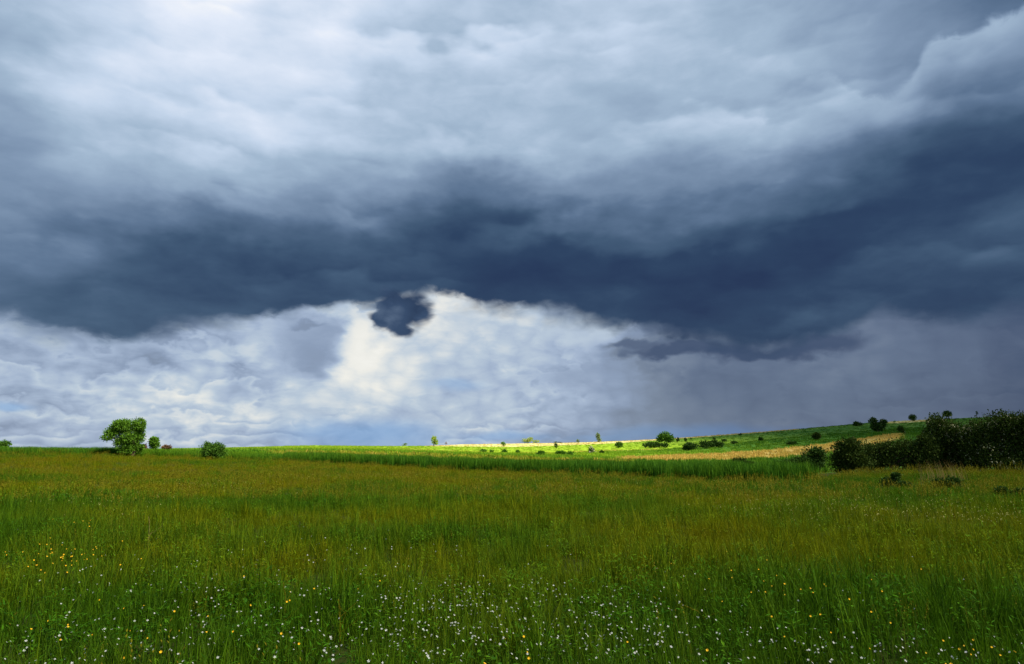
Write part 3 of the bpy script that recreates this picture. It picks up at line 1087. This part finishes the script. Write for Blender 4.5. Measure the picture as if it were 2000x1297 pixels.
#GRASSEND
# ------------------------------------------------------------------ bushes and trees
BARK = plain_mat('bark', (0.07, 0.05, 0.035), (0.14, 0.10, 0.07), 6.0, bump=0.5)
LEAF = {
    'fresh': leaf_mat('leaf_fresh', (0.075, 0.18, 0.016), (0.15, 0.29, 0.022), 0.30),
    'mid': leaf_mat('leaf_mid', (0.045, 0.125, 0.014), (0.10, 0.20, 0.02), 0.25),
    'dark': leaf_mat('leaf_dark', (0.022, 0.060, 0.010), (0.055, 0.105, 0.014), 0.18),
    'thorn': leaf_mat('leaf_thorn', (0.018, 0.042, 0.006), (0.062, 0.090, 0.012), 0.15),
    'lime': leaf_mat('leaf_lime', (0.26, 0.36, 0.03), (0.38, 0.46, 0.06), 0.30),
    'sage': leaf_mat('leaf_sage', (0.12, 0.18, 0.04), (0.20, 0.27, 0.06), 0.25),
    'rust': leaf_mat('leaf_rust', (0.13, 0.08, 0.035), (0.20, 0.11, 0.06), 0.2),
    'blossom': leaf_mat('blossom_and_sunlit_flecks', (0.36, 0.35, 0.16), (0.55, 0.54, 0.34), 0.15),
    'pale': leaf_mat('pale_blossom', (0.60, 0.55, 0.36), (0.75, 0.72, 0.55), 0.15),
}


def tube(verts, faces, path, radii, n=6):
    base = len(verts)
    for i, (p, r) in enumerate(zip(path, radii)):
        d = (path[min(i + 1, len(path) - 1)] - path[max(i - 1, 0)]).normalized()
        s_ = d.orthogonal().normalized()
        t_ = d.cross(s_)
        for k in range(n):
            a = 6.283 * k / n
            verts.append(tuple(p + (s_ * math.cos(a) + t_ * math.sin(a)) * r))
    for i in range(len(path) - 1):
        for k in range(n):
            a, b = base + i * n + k, base + i * n + (k + 1) % n
            faces.append((a, b, b + n, a + n))


def limb(verts, faces, p0, p1, r0, r1, bend=0.12, n=6):
    L = (p1 - p0).length
    mid_ = (p0 + p1) / 2 + Vector((random.uniform(-1, 1), random.uniform(-1, 1), random.uniform(-0.3, 0.6))) * L * bend
    tube(verts, faces, [p0, p0.lerp(mid_, 0.6), mid_.lerp(p1, 0.4), p1], [r0, r0 * 0.7 + r1 * 0.3, r0 * 0.4 + r1 * 0.6, r1], n)


def bush(name, label, cat, base, blobs, leaf, nleaf, lsize, group=None, dist=None, depth=0.85, bloom=None, bloom_n=0, bloom_size=0.5, spiky=0.25, fill=0.5, fit=0.9):
    """base: photo pixel of the foot; blobs: (x, y, rx, ry) in photo pixels measured at the foot's distance"""
    if dist is None:
        p, r = ground_at(*base)
    else:
        a, e = azel(*base)
        v = ray(*base)
        r = dist
        p = pol(r, a, EYE + r * v.z / math.hypot(v.x, v.y))
    ca0 = math.cos(R(azel(*base)[0]))
    m_per = r * ca0 / FPX                      # metres per photo pixel there, upright
    m_h = m_per * ca0                          # and across the line of sight
    az0 = R(azel(*base)[0])
    rgt = Vector((math.cos(az0), -math.sin(az0), 0)); fwd = Vector((math.sin(az0), math.cos(az0), 0))
    root = empty(name, p)
    loc = []
    for (bx, by, rx, ry) in blobs:
        c = rgt * ((bx - base[0]) * m_h) + Vector((0, 0, (base[1] - by) * m_per))
        c += fwd * random.uniform(-0.35, 0.35) * rx * m_per * (1 if len(blobs) > 1 else 0)
        loc.append((c, rx * m_h * fit, ry * m_per * fit))
    tot = sum(rx * ry for _, rx, ry in loc)
    s = Soup()
    lobes = []
    for (c, rx, ry) in loc:
        k = max(3, int(9 * math.sqrt(rx * ry / tot)) + 3)
        for _ in range(k):
            d = Vector((random.gauss(0, 1), random.gauss(0, 1), random.gauss(0, 1))).normalized()
            q = random.uniform(0.35, 0.72)
            lobes.append((c + rgt * d.x * rx * q + fwd * d.y * rx * depth * q + Vector((0, 0, d.z * ry * q)),
                          rx * random.uniform(0.28, 0.5), ry * random.uniform(0.28, 0.5)))
    wts = [a * b for _, a, b in lobes]
    picks = random.choices(range(len(lobes)), wts, k=nleaf)
    wb = [a * b for _, a, b in loc]
    for j in picks:
        c, rx, ry = lobes[j]
        if random.random() < fill:
            c, rx, ry = random.choices(loc, wb)[0]
            rx *= 0.92; ry *= 0.92
        d = Vector((random.gauss(0, 1), random.gauss(0, 1), random.gauss(0, 1))).normalized()
        q = (random.random() ** 0.4) * (1 + (random.random() ** 3) * spiky)
        pos = c + rgt * d.x * rx * q + fwd * d.y * rx * depth * q + Vector((0, 0, d.z * ry * q))
        if pos.z < 0.03:
            pos.z = random.uniform(0.03, 0.3 * ry + 0.04)
        out = Vector((d.x, d.y, d.z + 0.35)) + Vector((random.gauss(0, 0.7), random.gauss(0, 0.7), random.gauss(0, 0.7)))
        s.leaf(pos, out, Vector((random.gauss(0, 1), random.gauss(0, 1), random.gauss(0, 1))), lsize * random.uniform(0.6, 1.4), lsize * random.uniform(0.45, 0.8), 0)
    crown = s.obj("crown", [LEAF[leaf]], root)
    if bloom:
        sb = Soup()
        for j in random.choices(range(len(lobes)), wts, k=bloom_n):
            c, rx, ry = lobes[j]
            d = Vector((random.gauss(0, 1), random.gauss(0, 1), random.gauss(0.5, 1))).normalized()
            pos = c + rgt * d.x * rx * 1.05 + fwd * d.y * rx * depth * 1.05 + Vector((0, 0, d.z * ry * 1.05))
            if pos.z < 0.3 * max(ry, 0.2):
                continue
            for _ in range(3):
                o_ = Vector((random.gauss(0, 1), random.gauss(0, 1), random.gauss(0, 1)))
                sb.leaf(pos + o_ * bloom_size * 0.3, o_, Vector((0, 0.3, 1)), bloom_size, bloom_size * 0.8, 0)
        sb.obj("blossom", [LEAF[bloom]], crown)  # on the ragged hill bush these are painted sunlit flecks instead
    v_, f_ = [], []
    top = max(c.z for c, _, _ in loc)
    tr = max(0.03, 0.045 * top + 0.02)
    fork = Vector((0, 0, top * 0.35)) + rgt * random.uniform(-0.1, 0.1) * top
    limb(v_, f_, Vector((0, 0, -0.15)), fork, tr * 1.3, tr * 0.8, 0.06)
    for c, rx, ry in loc:
        limb(v_, f_, fork, c + Vector((0, 0, ry * 0.2)), tr * 0.75, tr * 0.2)
    for c, rx, ry in random.sample(lobes, min(6, len(lobes))):
        limb(v_, f_, fork, c, tr * 0.45, tr * 0.12, 0.15, 5)
    mesh_obj("trunk", v_, f_, [BARK], root, smooth=True)
    tag(root, label, cat, group)
    return root


G_L = "bushes at the left edge of the crop"
G_H = "scattered bushes on the far fields and hillside"
G_R = "hedge bushes at the right"
G_W = "weed clumps before the hedge"
# left
bush("hawthorn_tree", "largest green bush on the left, wide flat top and short leaning trunk", "tree", (258, 891),
     [(240, 834, 34, 16), (266, 832, 17, 17), (218, 846, 23, 14), (208, 856, 16, 7), (254, 856, 28, 20), (246, 877, 22, 13), (264, 876, 18, 13), (268, 852, 14, 20), (275, 874, 8, 6), (234, 866, 18, 14), (226, 832, 16, 10)],
     'fresh', 15000, 0.14, G_L, dist=71, spiky=0.3, fill=0.6, fit=0.84)
bush("young_tree", "small rounded bright green tree right of the largest bush", "tree", (300, 879),
     [(299, 864, 11, 11), (301, 871, 11, 7)], 'fresh', 1500, 0.2, G_L, dist=84)
bush("dead_shrub", "low reddish brown shrub just right of the small rounded tree", "shrub", (325, 880), [(325, 874, 11, 4)], 'rust', 260, 0.2, G_L, dist=86)
bush("dead_shrub", "reddish brown twiggy shrub tucked behind the largest left bush", "shrub", (280, 880), [(280, 873, 7, 5)], 'rust', 160, 0.2, G_L, dist=84)
bush("dome_bush", "low dome-shaped olive bush standing alone before the green crop", "bush", (415, 895),
     [(415, 879, 25, 13), (404, 872, 10, 7), (425, 873, 12, 8), (415, 886, 28, 8)], 'mid', 5200, 0.13, G_L, dist=66, spiky=0.6)
bush("edge_bush", "dark bush cut off by the left edge of the picture", "bush", (8, 880), [(8, 868, 14, 8), (0, 872, 16, 7)], 'mid', 1300, 0.18, G_L, dist=95)

# far fields: (name, label, category, foot, blobs, leaf, leaves, leaf size)
far = [
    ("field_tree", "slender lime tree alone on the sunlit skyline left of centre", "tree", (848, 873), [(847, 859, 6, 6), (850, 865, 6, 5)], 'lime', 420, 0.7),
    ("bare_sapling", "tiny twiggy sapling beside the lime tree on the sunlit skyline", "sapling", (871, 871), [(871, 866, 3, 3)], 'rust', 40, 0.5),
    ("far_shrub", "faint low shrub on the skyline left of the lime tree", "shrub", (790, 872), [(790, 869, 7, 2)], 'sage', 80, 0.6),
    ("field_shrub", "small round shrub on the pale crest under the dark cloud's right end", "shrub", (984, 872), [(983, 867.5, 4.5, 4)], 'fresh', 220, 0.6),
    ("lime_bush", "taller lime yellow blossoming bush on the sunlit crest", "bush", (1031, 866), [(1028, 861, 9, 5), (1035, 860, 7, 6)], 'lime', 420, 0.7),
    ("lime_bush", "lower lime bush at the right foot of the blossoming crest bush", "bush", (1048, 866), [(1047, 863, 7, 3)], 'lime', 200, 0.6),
    ("field_shrub", "dark narrow shrub with rusty top below the bright crest", "shrub", (1086, 876), [(1086, 871, 3, 4)], 'dark', 130, 0.5),
    ("far_shrub", "tiny green tuft of a tree on the skyline left of the leaning tree", "shrub", (1130, 865), [(1129, 861.5, 3.5, 3)], 'sage', 90, 0.6),
    ("far_shrub", "thin dark hedge line on the skyline above the rusty topped shrub", "shrub", (1088, 866), [(1085, 864.5, 6, 1.5), (1094, 864.8, 5, 1.2)], 'dark', 110, 0.5),
    ("skyline_tree", "tall narrow leaning tree on the skyline right of centre", "tree", (1169, 864), [(1168, 852, 4, 6), (1170, 859, 5, 5)], 'sage', 330, 0.7),
    ("field_shrub", "rounded green bush on the slope below the leaning skyline tree", "bush", (1209, 877), [(1209, 871, 8, 5.5)], 'mid', 420, 0.6),
    ("blossom_shrub", "dark squat shrub topped with pale blossom in the middle field", "shrub", (1156, 886), [(1155, 880, 5, 5)], 'dark', 260, 0.45),
    ("field_shrub", "small dark ball of a shrub right of the pale blossomed shrub", "shrub", (1176, 887), [(1176, 884, 4, 3)], 'dark', 140, 0.45),
    ("field_shrub", "spreading green shrub on the pale path line in the middle field", "shrub", (1094, 890), [(1090, 886, 5, 3), (1098, 886.5, 6, 3.5)], 'mid', 300, 0.5),
    ("field_shrub", "low shrub in the sunlit field, leftmost of its row", "shrub", (944, 884), [(944, 881, 8, 3)], 'mid', 180, 0.5),
    ("field_shrub", "tiny low shrub in the sunlit field, second from left in its row", "shrub", (960, 884.5), [(960, 882, 4, 2.5)], 'mid', 110, 0.5),
    ("field_shrub", "dome shrub in the sunlit field, third from left in its row", "shrub", (985, 886), [(985, 882.5, 6, 3.5)], 'mid', 200, 0.5),
    ("field_shrub", "dim green shrub in the row just left of the spreading path shrub", "shrub", (1056, 891), [(1056, 887, 7, 4)], 'mid', 200, 0.5),
    ("field_shrub", "small upright shrub at the right end of the sunlit row", "shrub", (1011, 887), [(1011, 884, 4, 3)], 'mid', 110, 0.5),
    ("field_shrub", "thin low hedge shrub right of the spreading path shrub", "shrub", (1113, 891), [(1113, 888, 8, 2.5)], 'mid', 170, 0.5),
    ("round_tree", "big round dark green tree on the slope right of centre", "tree", (1301, 867), [(1299, 855, 15, 9), (1308, 858, 10, 8), (1290, 858, 9, 7)], 'mid', 1900, 0.7),
    ("low_thicket", "long low dark thicket at the left foot of the big round tree", "bush", (1276, 876), [(1268, 870, 15, 5), (1282, 870, 16, 5), (1298, 871, 9, 4)], 'dark', 1300, 0.55),
    ("low_thicket", "low dark thicket with a rounded left end on the right slope", "bush", (1350, 880), [(1349, 872, 16, 6), (1342, 875, 10, 4)], 'dark', 900, 0.5),
    ("low_thicket", "long dark thicket joining on the right of the rounded one", "bush", (1388, 877), [(1378, 870, 15, 7), (1395, 868, 15, 6), (1408, 870, 8, 4)], 'dark', 1300, 0.5),
    ("field_shrub", "small brown green shrub close right of the big round tree", "shrub", (1324, 864), [(1324, 859, 3, 4)], 'dark', 140, 0.5),
    ("field_shrub", "small dark shrub on the slope, second right of the round tree", "shrub", (1339, 863.5), [(1339, 859.5, 3, 3.5)], 'dark', 120, 0.5),
    ("field_shrub", "tiniest skyline shrub third right of the big round tree", "shrub", (1350, 859.5), [(1350, 857.5, 2, 2)], 'dark', 60, 0.4),
    ("field_shrub", "dark dot of a shrub above the long right thicket", "shrub", (1395, 862), [(1395, 859, 3, 2.5)], 'dark', 90, 0.5),
    ("field_shrub", "flat shrub past the right end of the long thicket", "shrub", (1416, 864), [(1414, 862, 6, 2)], 'dark', 100, 0.5),
    ("field_shrub", "low flat dark shrub further right on the green slope", "shrub", (1434, 869), [(1434, 866, 7, 2.5)], 'dark', 150, 0.5),
    ("field_shrub", "small dark shrub on the skyline where the hill starts to climb", "shrub", (1446, 851), [(1446, 849.5, 4, 2)], 'dark', 90, 0.5),
    ("field_shrub", "lone small shrub midway up the climbing green slope", "shrub", (1486, 862), [(1486, 858, 4, 3.5)], 'dark', 160, 0.5),
    ("field_shrub", "dark low bush at the upper edge of the hay strip", "shrub", (1546, 870), [(1546, 867, 12, 4)], 'dark', 330, 0.45),
    ("field_bush", "brownish round bush above the hay strip on the right slope", "bush", (1595, 862), [(1595, 854, 9, 6.5)], 'thorn', 620, 0.45),
    ("hill_bush", "smooth rounded dark bush on the hill crest, leftmost of the crest bushes", "bush", (1675, 833), [(1673, 829, 7, 5), (1680, 830, 7, 3.5)], 'dark', 620, 0.55),
    ("hill_bush", "large ragged dark bush on the hill with sunlit yellowish top", "bush", (1716, 844), [(1716, 834, 17, 10), (1707, 823, 9, 7), (1727, 826, 8, 7)], 'dark', 2200, 0.45),
    ("leaning_shrub", "small leaning shrub with bare stem right of the hay strip's end", "shrub", (1768, 849), [(1760, 838, 6, 5), (1764, 843, 3, 3)], 'dark', 320, 0.4),
    ("hill_bush", "compact round dark bush on the crest against the grey sky", "bush", (1783, 823), [(1783, 816, 8.5, 6.5)], 'dark', 700, 0.55),
    ("hill_bush", "dark crest tree rising behind the blossoming hedge", "tree", (1852, 820), [(1851, 809, 11, 7)], 'dark', 760, 0.55),
    ("bare_sapling", "thin spindly sapling alone on the crest at far right", "sapling", (1909, 817), [(1909, 807, 2.6, 4)], 'dark', 60, 0.5),
    ("far_shrub", "tiny pale tuft on the crest between two hill bushes", "shrub", (1747, 826), [(1747, 824, 3, 1.8)], 'sage', 50, 0.4),
    ("far_shrub", "low grey shrubs left of the crest tree behind the hedge", "shrub", (1822, 822), [(1820, 817, 8, 4), (1832, 815, 6, 4)], 'dark', 360, 0.5),
]
for nm, lb, ct, ft_, bl, lf, nl, ls in far:
    kw = {}
    if 'topped with pale' in lb:
        kw = dict(bloom='pale', bloom_n=40, bloom_size=0.5)
    if 'sunlit yellowish' in lb:
        kw = dict(bloom='blossom', bloom_n=50, bloom_size=0.35)  # pale pieces painted on as the sunlit top, no flowers here
    if 'blossoming bush' in lb:
        kw = dict(bloom='pale', bloom_n=26, bloom_size=0.5)
    bush(nm, lb, ct, ft_, bl, lf, nl, ls, G_H, **kw)

# right hedge
bush("scrub_bush", "dark twiggy shrub with dry reddish stalks before the hay strip", "shrub", (1447, 912), [(1445, 902, 15, 8), (1460, 906, 16, 5)], 'thorn', 1700, 0.10, G_R, dist=50, spiky=0.8)
bush("hedge_bush", "dark green bush at the hedge's left end beside the crop", "bush", (1590, 916), [(1590, 895, 20, 14), (1570, 904, 24, 9), (1602, 886, 9, 8), (1535, 908, 20, 6)], 'dark', 5200, 0.13, G_R, fit=1.26, dist=47, spiky=0.5)
bush("hedge_bush", "tall bushy dark shrub where the hedge begins, with ragged top", "bush", (1660, 924), [(1660, 886, 24, 20), (1648, 905, 22, 16), (1680, 906, 22, 15), (1665, 870, 15, 9)], 'thorn', 8200, 0.12, G_R, fit=1.26, dist=41, spiky=0.5)
bush("hedge_bush", "low dark middle stretch of the hedge under the hay strip", "bush", (1745, 926), [(1720, 885, 28, 17), (1760, 882, 32, 18), (1795, 885, 30, 20), (1740, 905, 45, 17), (1795, 908, 34, 16), (1700, 900, 24, 18), (1690, 882, 18, 14), (1815, 880, 20, 24)], 'thorn', 14000, 0.11, G_R, fit=1.26, dist=43, spiky=0.4)
bush("blossoming_hawthorn", "tall hawthorn bush speckled with cream blossom, left one of two", "bush", (1852, 926),
     [(1845, 850, 30, 22), (1870, 860, 32, 28), (1828, 866, 24, 20), (1850, 890, 42, 28), (1880, 900, 36, 24), (1845, 828, 22, 14), (1895, 872, 26, 30), (1815, 900, 26, 24)],
     'thorn', 20000, 0.11, G_R, fit=1.26, dist=44, bloom='blossom', bloom_n=560, bloom_size=0.075)
bush("blossoming_hawthorn", "tallest hawthorn bush with cream blossom, cut by the right edge", "bush", (1960, 930),
     [(1930, 848, 34, 26), (1965, 838, 36, 28), (2005, 842, 36, 28), (1945, 880, 45, 32), (2000, 885, 48, 36), (1925, 905, 40, 24), (1985, 912, 44, 20), (2050, 860, 40, 50), (1905, 875, 26, 30), (1975, 826, 30, 16)],
     'thorn', 26000, 0.11, G_R, fit=1.26, dist=43, bloom='blossom', bloom_n=850, bloom_size=0.075)
bush("bramble", "dark bramble clump in the grass left of the dry tuft", "bush", (1745, 956), [(1742, 944, 20, 9), (1765, 948, 16, 6), (1752, 930, 9, 5)], 'dark', 3200, 0.08, G_W, dist=27, spiky=0.6)
bush("bramble", "green weed clump directly below the dry grass tuft", "bush", (1850, 958), [(1835, 946, 14, 8), (1862, 944, 18, 10)], 'dark', 3000, 0.08, G_W, dist=27, spiky=0.6)
bush("bramble", "low green weed clump near the right edge before the hedge", "bush", (1960, 972), [(1958, 962, 18, 8), (1990, 964, 14, 8)], 'dark', 2400, 0.07, G_W, dist=24, spiky=0.6)

# dry grass tuft before the hedge
p, r = ground_at(1845, 945)
s = Soup()
for _ in range(170):
    a = random.uniform(0, 6.283); q = math.sqrt(random.random())
    h = random.uniform(0.35, 1.0)
    s.blade((q * 0.9 * math.cos(a), q * 0.5 * math.sin(a), 0), h, 0.012, h * random.uniform(0.1, 0.4), math.pi + random.uniform(-0.9, 0.9), 0, 3, 0.2)
M['dry'] = leaf_mat('dry_grass', (0.28, 0.19, 0.06), (0.44, 0.32, 0.12), 0.2)
o = s.obj("dry_grass_tuft", [M['dry']])
o.location = p
tag(o, "tuft of tall straw coloured dry grass in front of the dark hedge", "grass tuft")
#BUSHEND

# ------------------------------------------------------------------ flowers
M['petal'] = plain_mat('white_petal', (0.66, 0.66, 0.60), (0.58, 0.59, 0.54), 40, 0.8)
M['butter'] = plain_mat('yellow_petal', (0.72, 0.40, 0.015), (0.78, 0.50, 0.02), 40, 0.5)
M['stem'] = plain_mat('flower_stem', (0.06, 0.12, 0.012), (0.09, 0.16, 0.015), 20)


def flower_soup(s, c, tilt, rad, kind, stem=0.22):
    """kind 0: five notched white petals; 1: five cupped yellow petals"""
    c = Vector(c)
    n = Vector((tilt[0], tilt[1], 1)).normalized()
    u = n.orthogonal().normalized(); v = n.cross(u)
    k = 5
    ph = random.uniform(0, 6.28)
    for q in range(k):
        a = ph + 6.283 * q / k
        d = u * math.cos(a) + v * math.sin(a)
        t_ = n.cross(d)
        lift = n * (rad * (0.18 if kind == 0 else 0.6))
        i = len(s.v)
        s.v += [tuple(c), tuple(c + d * rad * 0.6 + t_ * rad * (0.22 if kind == 0 else 0.5) + lift * 0.6), tuple(c + d * rad + lift), tuple(c + d * rad * 0.6 - t_ * rad * (0.22 if kind == 0 else 0.5) + lift * 0.6)]
        s.f += [(i, i + 1, i + 2, i + 3)]; s.m += [0]
    i = len(s.v)
    w = 0.0016
    b = c - Vector((tilt[0] * 0.1, tilt[1] * 0.1, stem))
    s.v += [tuple(b + Vector((-w, 0, 0))), tuple(b + Vector((w, 0, 0))), tuple(c + Vector((0, 0, -0.001))), tuple(b + Vector((0, w, 0)))]
    s.f += [(i, i + 1, i + 2), (i + 1, i + 3, i + 2), (i + 3, i, i + 2)]; s.m += [1, 1, 1]


protoW, protoY = [], []
for k in range(6):
    for kind, lst, rad in ((0, protoW, 0.0078), (1, protoY, 0.0080)):
        s = Soup()
        flower_soup(s, (0, 0, 0), (random.uniform(-1.1, 1.1), random.uniform(-1.2, 0.6)), rad * random.uniform(0.85, 1.15), kind, 0.25)
        me = s.obj("flower", [M['petal' if kind == 0 else 'butter'], M['stem']], linked=False).data
        lst.append(me)


def px_to_meadow(px, py, lift):
    """where the sight line through a pixel comes down to `lift` above the meadow"""
    a, e = azel(px, py)
    te = math.tan(R(e))
    rs = np.linspace(2.5, 40, 900)
    z = meadow_z(rs * math.sin(R(a)), rs * math.cos(R(a))) + lift
    k = np.argmax(z >= EYE + rs * te)
    return None if k == 0 else Vector((rs[k] * math.sin(R(a)), rs[k] * math.cos(R(a)), float(z[k])))


def cluster(spec):
    out = []
    for (cx, cy, sx, sy, n) in spec:
        for _ in range(n):
            x, y = random.gauss(cx, sx), random.gauss(cy, sy)
            if -60 < x < 2060 and 1010 < y < 1330:
                out.append((x, y))
    return out


white = cluster([(870, 1175, 90, 28, 230), (1080, 1230, 150, 38, 300), (820, 1260, 130, 26, 150), (300, 1140, 160, 40, 130), (450, 1235, 160, 40, 190),
                 (120, 1270, 100, 30, 90), (1290, 1255, 90, 32, 110), (1150, 1165, 110, 25, 90), (1620, 1270, 130, 22, 100), (1880, 1280, 90, 18, 40),
                 (680, 1110, 220, 35, 110), (1560, 1200, 160, 50, 40)])
yellow = cluster([(110, 1085, 55, 18, 75), (60, 1100, 45, 14, 16), (165, 1020, 25, 6, 10), (150, 1240, 110, 40, 22), (480, 1240, 160, 35, 18), (1000, 1270, 160, 25, 10),
                  (1580, 1140, 110, 20, 34), (1700, 1220, 140, 35, 26), (1900, 1265, 70, 22, 20), (1440, 1110, 160, 25, 10), (720, 1130, 150, 30, 8)])
white = [q for q in (px_to_meadow(x, y, random.uniform(0.24, 0.40)) for x, y in white if random.random() < 0.9) if q]
white.sort(key=lambda q: q.length)
yellow = [q for q in (px_to_meadow(x, y, random.uniform(0.32, 0.44)) for x, y in yellow if random.random() < 0.7) if q]
for lst, protos, nm, lb, grp in ((white[:300], protoW, "white_flower", "small white star-shaped flower in the foreground grass", "white flowers in the foreground grass"),
                                 (yellow, protoY, "yellow_flower", "small golden yellow buttercup flower in the foreground grass", "yellow flowers in the foreground grass")):
    for q in lst:
        o = bpy.data.objects.new(nm, random.choice(protos))
        o.location = q
        o.rotation_euler = (0, 0, random.uniform(-0.6, 0.6))
        o.scale = (random.uniform(0.7, 1.3),) * 3
        link(o)
        tag(o, lb, "flower", grp)
s = Soup()
for q in white[300:]:
    flower_soup(s, q, (random.uniform(-1.1, 1.1), random.uniform(-1.2, 0.6)), 0.0080 * random.uniform(0.7, 1.3), 0, 0.2)
o = s.obj("white_flowers", [M['petal'], M['stem']])
tag(o, "countless further tiny white flowers speckling the meadow behind the foreground", "flowers", kind="stuff")
# cream and yellow flecks of the far meadow
M['cream'] = plain_mat('cream_petal', (0.42, 0.38, 0.10), (0.52, 0.48, 0.20), 30, 0.7)
s = Soup()
for (cx, cy, sx, sy, n) in [(1640, 985, 150, 14, 620), (1900, 1003, 90, 9, 220), (1180, 945, 110, 8, 260), (620, 930, 60, 3, 160), (760, 925, 50, 4, 120), (420, 945, 80, 5, 180), (860, 945, 120, 10, 150), (1530, 950, 50, 8, 160), (250, 975, 120, 10, 140)]:
    for _ in range(n):
        q = px_to_meadow(random.gauss(cx, sx), random.gauss(cy, sy), random.uniform(0.32, 0.45))
        if q:
            flower_soup(s, q, (random.uniform(-1.1, 1.1), random.uniform(-1.2, 0.6)), 0.010 * random.uniform(0.6, 1.2), 0, 0.2)
o = s.obj("cream_flowers", [M['cream'], M['stem']])
tag(o, "haze of tiny cream and yellowish flowers across the middle of the meadow", "flowers", kind="stuff")

# dry stalks standing in the foreground
for (px, py, hpx, lb) in [(557, 1250, 105, "single upright dry reddish stalk left of centre in the foreground"),
                          (665, 1270, 95, "forked brown dry stalk right of the upright one in the foreground"),
                          (1392, 1240, 60, "bent straw coloured stalk with drooping head on the right foreground"),
                          (290, 1075, 60, "thin pale dry stalk behind the yellow flower patch")]:
    q = px_to_meadow(px, py, 0.05)
    rr_ = math.hypot(q.x, q.y)
    h = hpx * rr_ / FPX
    v_, f_ = [], []
    ln = 0.9 if 'bent' in lb else 0.08
    tip = Vector((-ln * h, 0, h))
    tube(v_, f_, [Vector((0, 0, -0.05)), Vector((-0.02 * h, 0, h * 0.35)), Vector((-ln * h * 0.45, 0, h * 0.8)), tip], [0.0035, 0.003, 0.0025, 0.0015], 5)
    for k in range(5 if 'forked' in lb else 2):
        z = h * random.uniform(0.35, 0.8)
        tube(v_, f_, [Vector((-0.02 * h, 0, z)), Vector((random.uniform(-0.3, 0.3) * h, random.uniform(-0.1, 0.1), z + 0.22 * h)), Vector((random.uniform(-0.35, 0.35) * h, 0, z + 0.4 * h))], [0.002, 0.0017, 0.001], 4)
    root = empty("dry_stalk", q - Vector((0, 0, 0.05)))
    mesh_obj("stem", v_, f_, [M['sorrel'] if 'red' in lb or 'brown' in lb else M['dry']], root)
    s = Soup()
    for k in range(40):
        t = random.random()
        c = tip.lerp(Vector((-ln * h * 0.45, 0, h * 0.8)), t)
        s.leaf(c, (random.gauss(0, 1), random.gauss(0, 1), random.gauss(0.5, 1)), (0, 0, 1), 0.014, 0.006, 0)
    s.obj("seed_head", [M['sorrel'] if 'red' in lb or 'brown' in lb else M['dry']], root)
    tag(root, lb, "stalk")
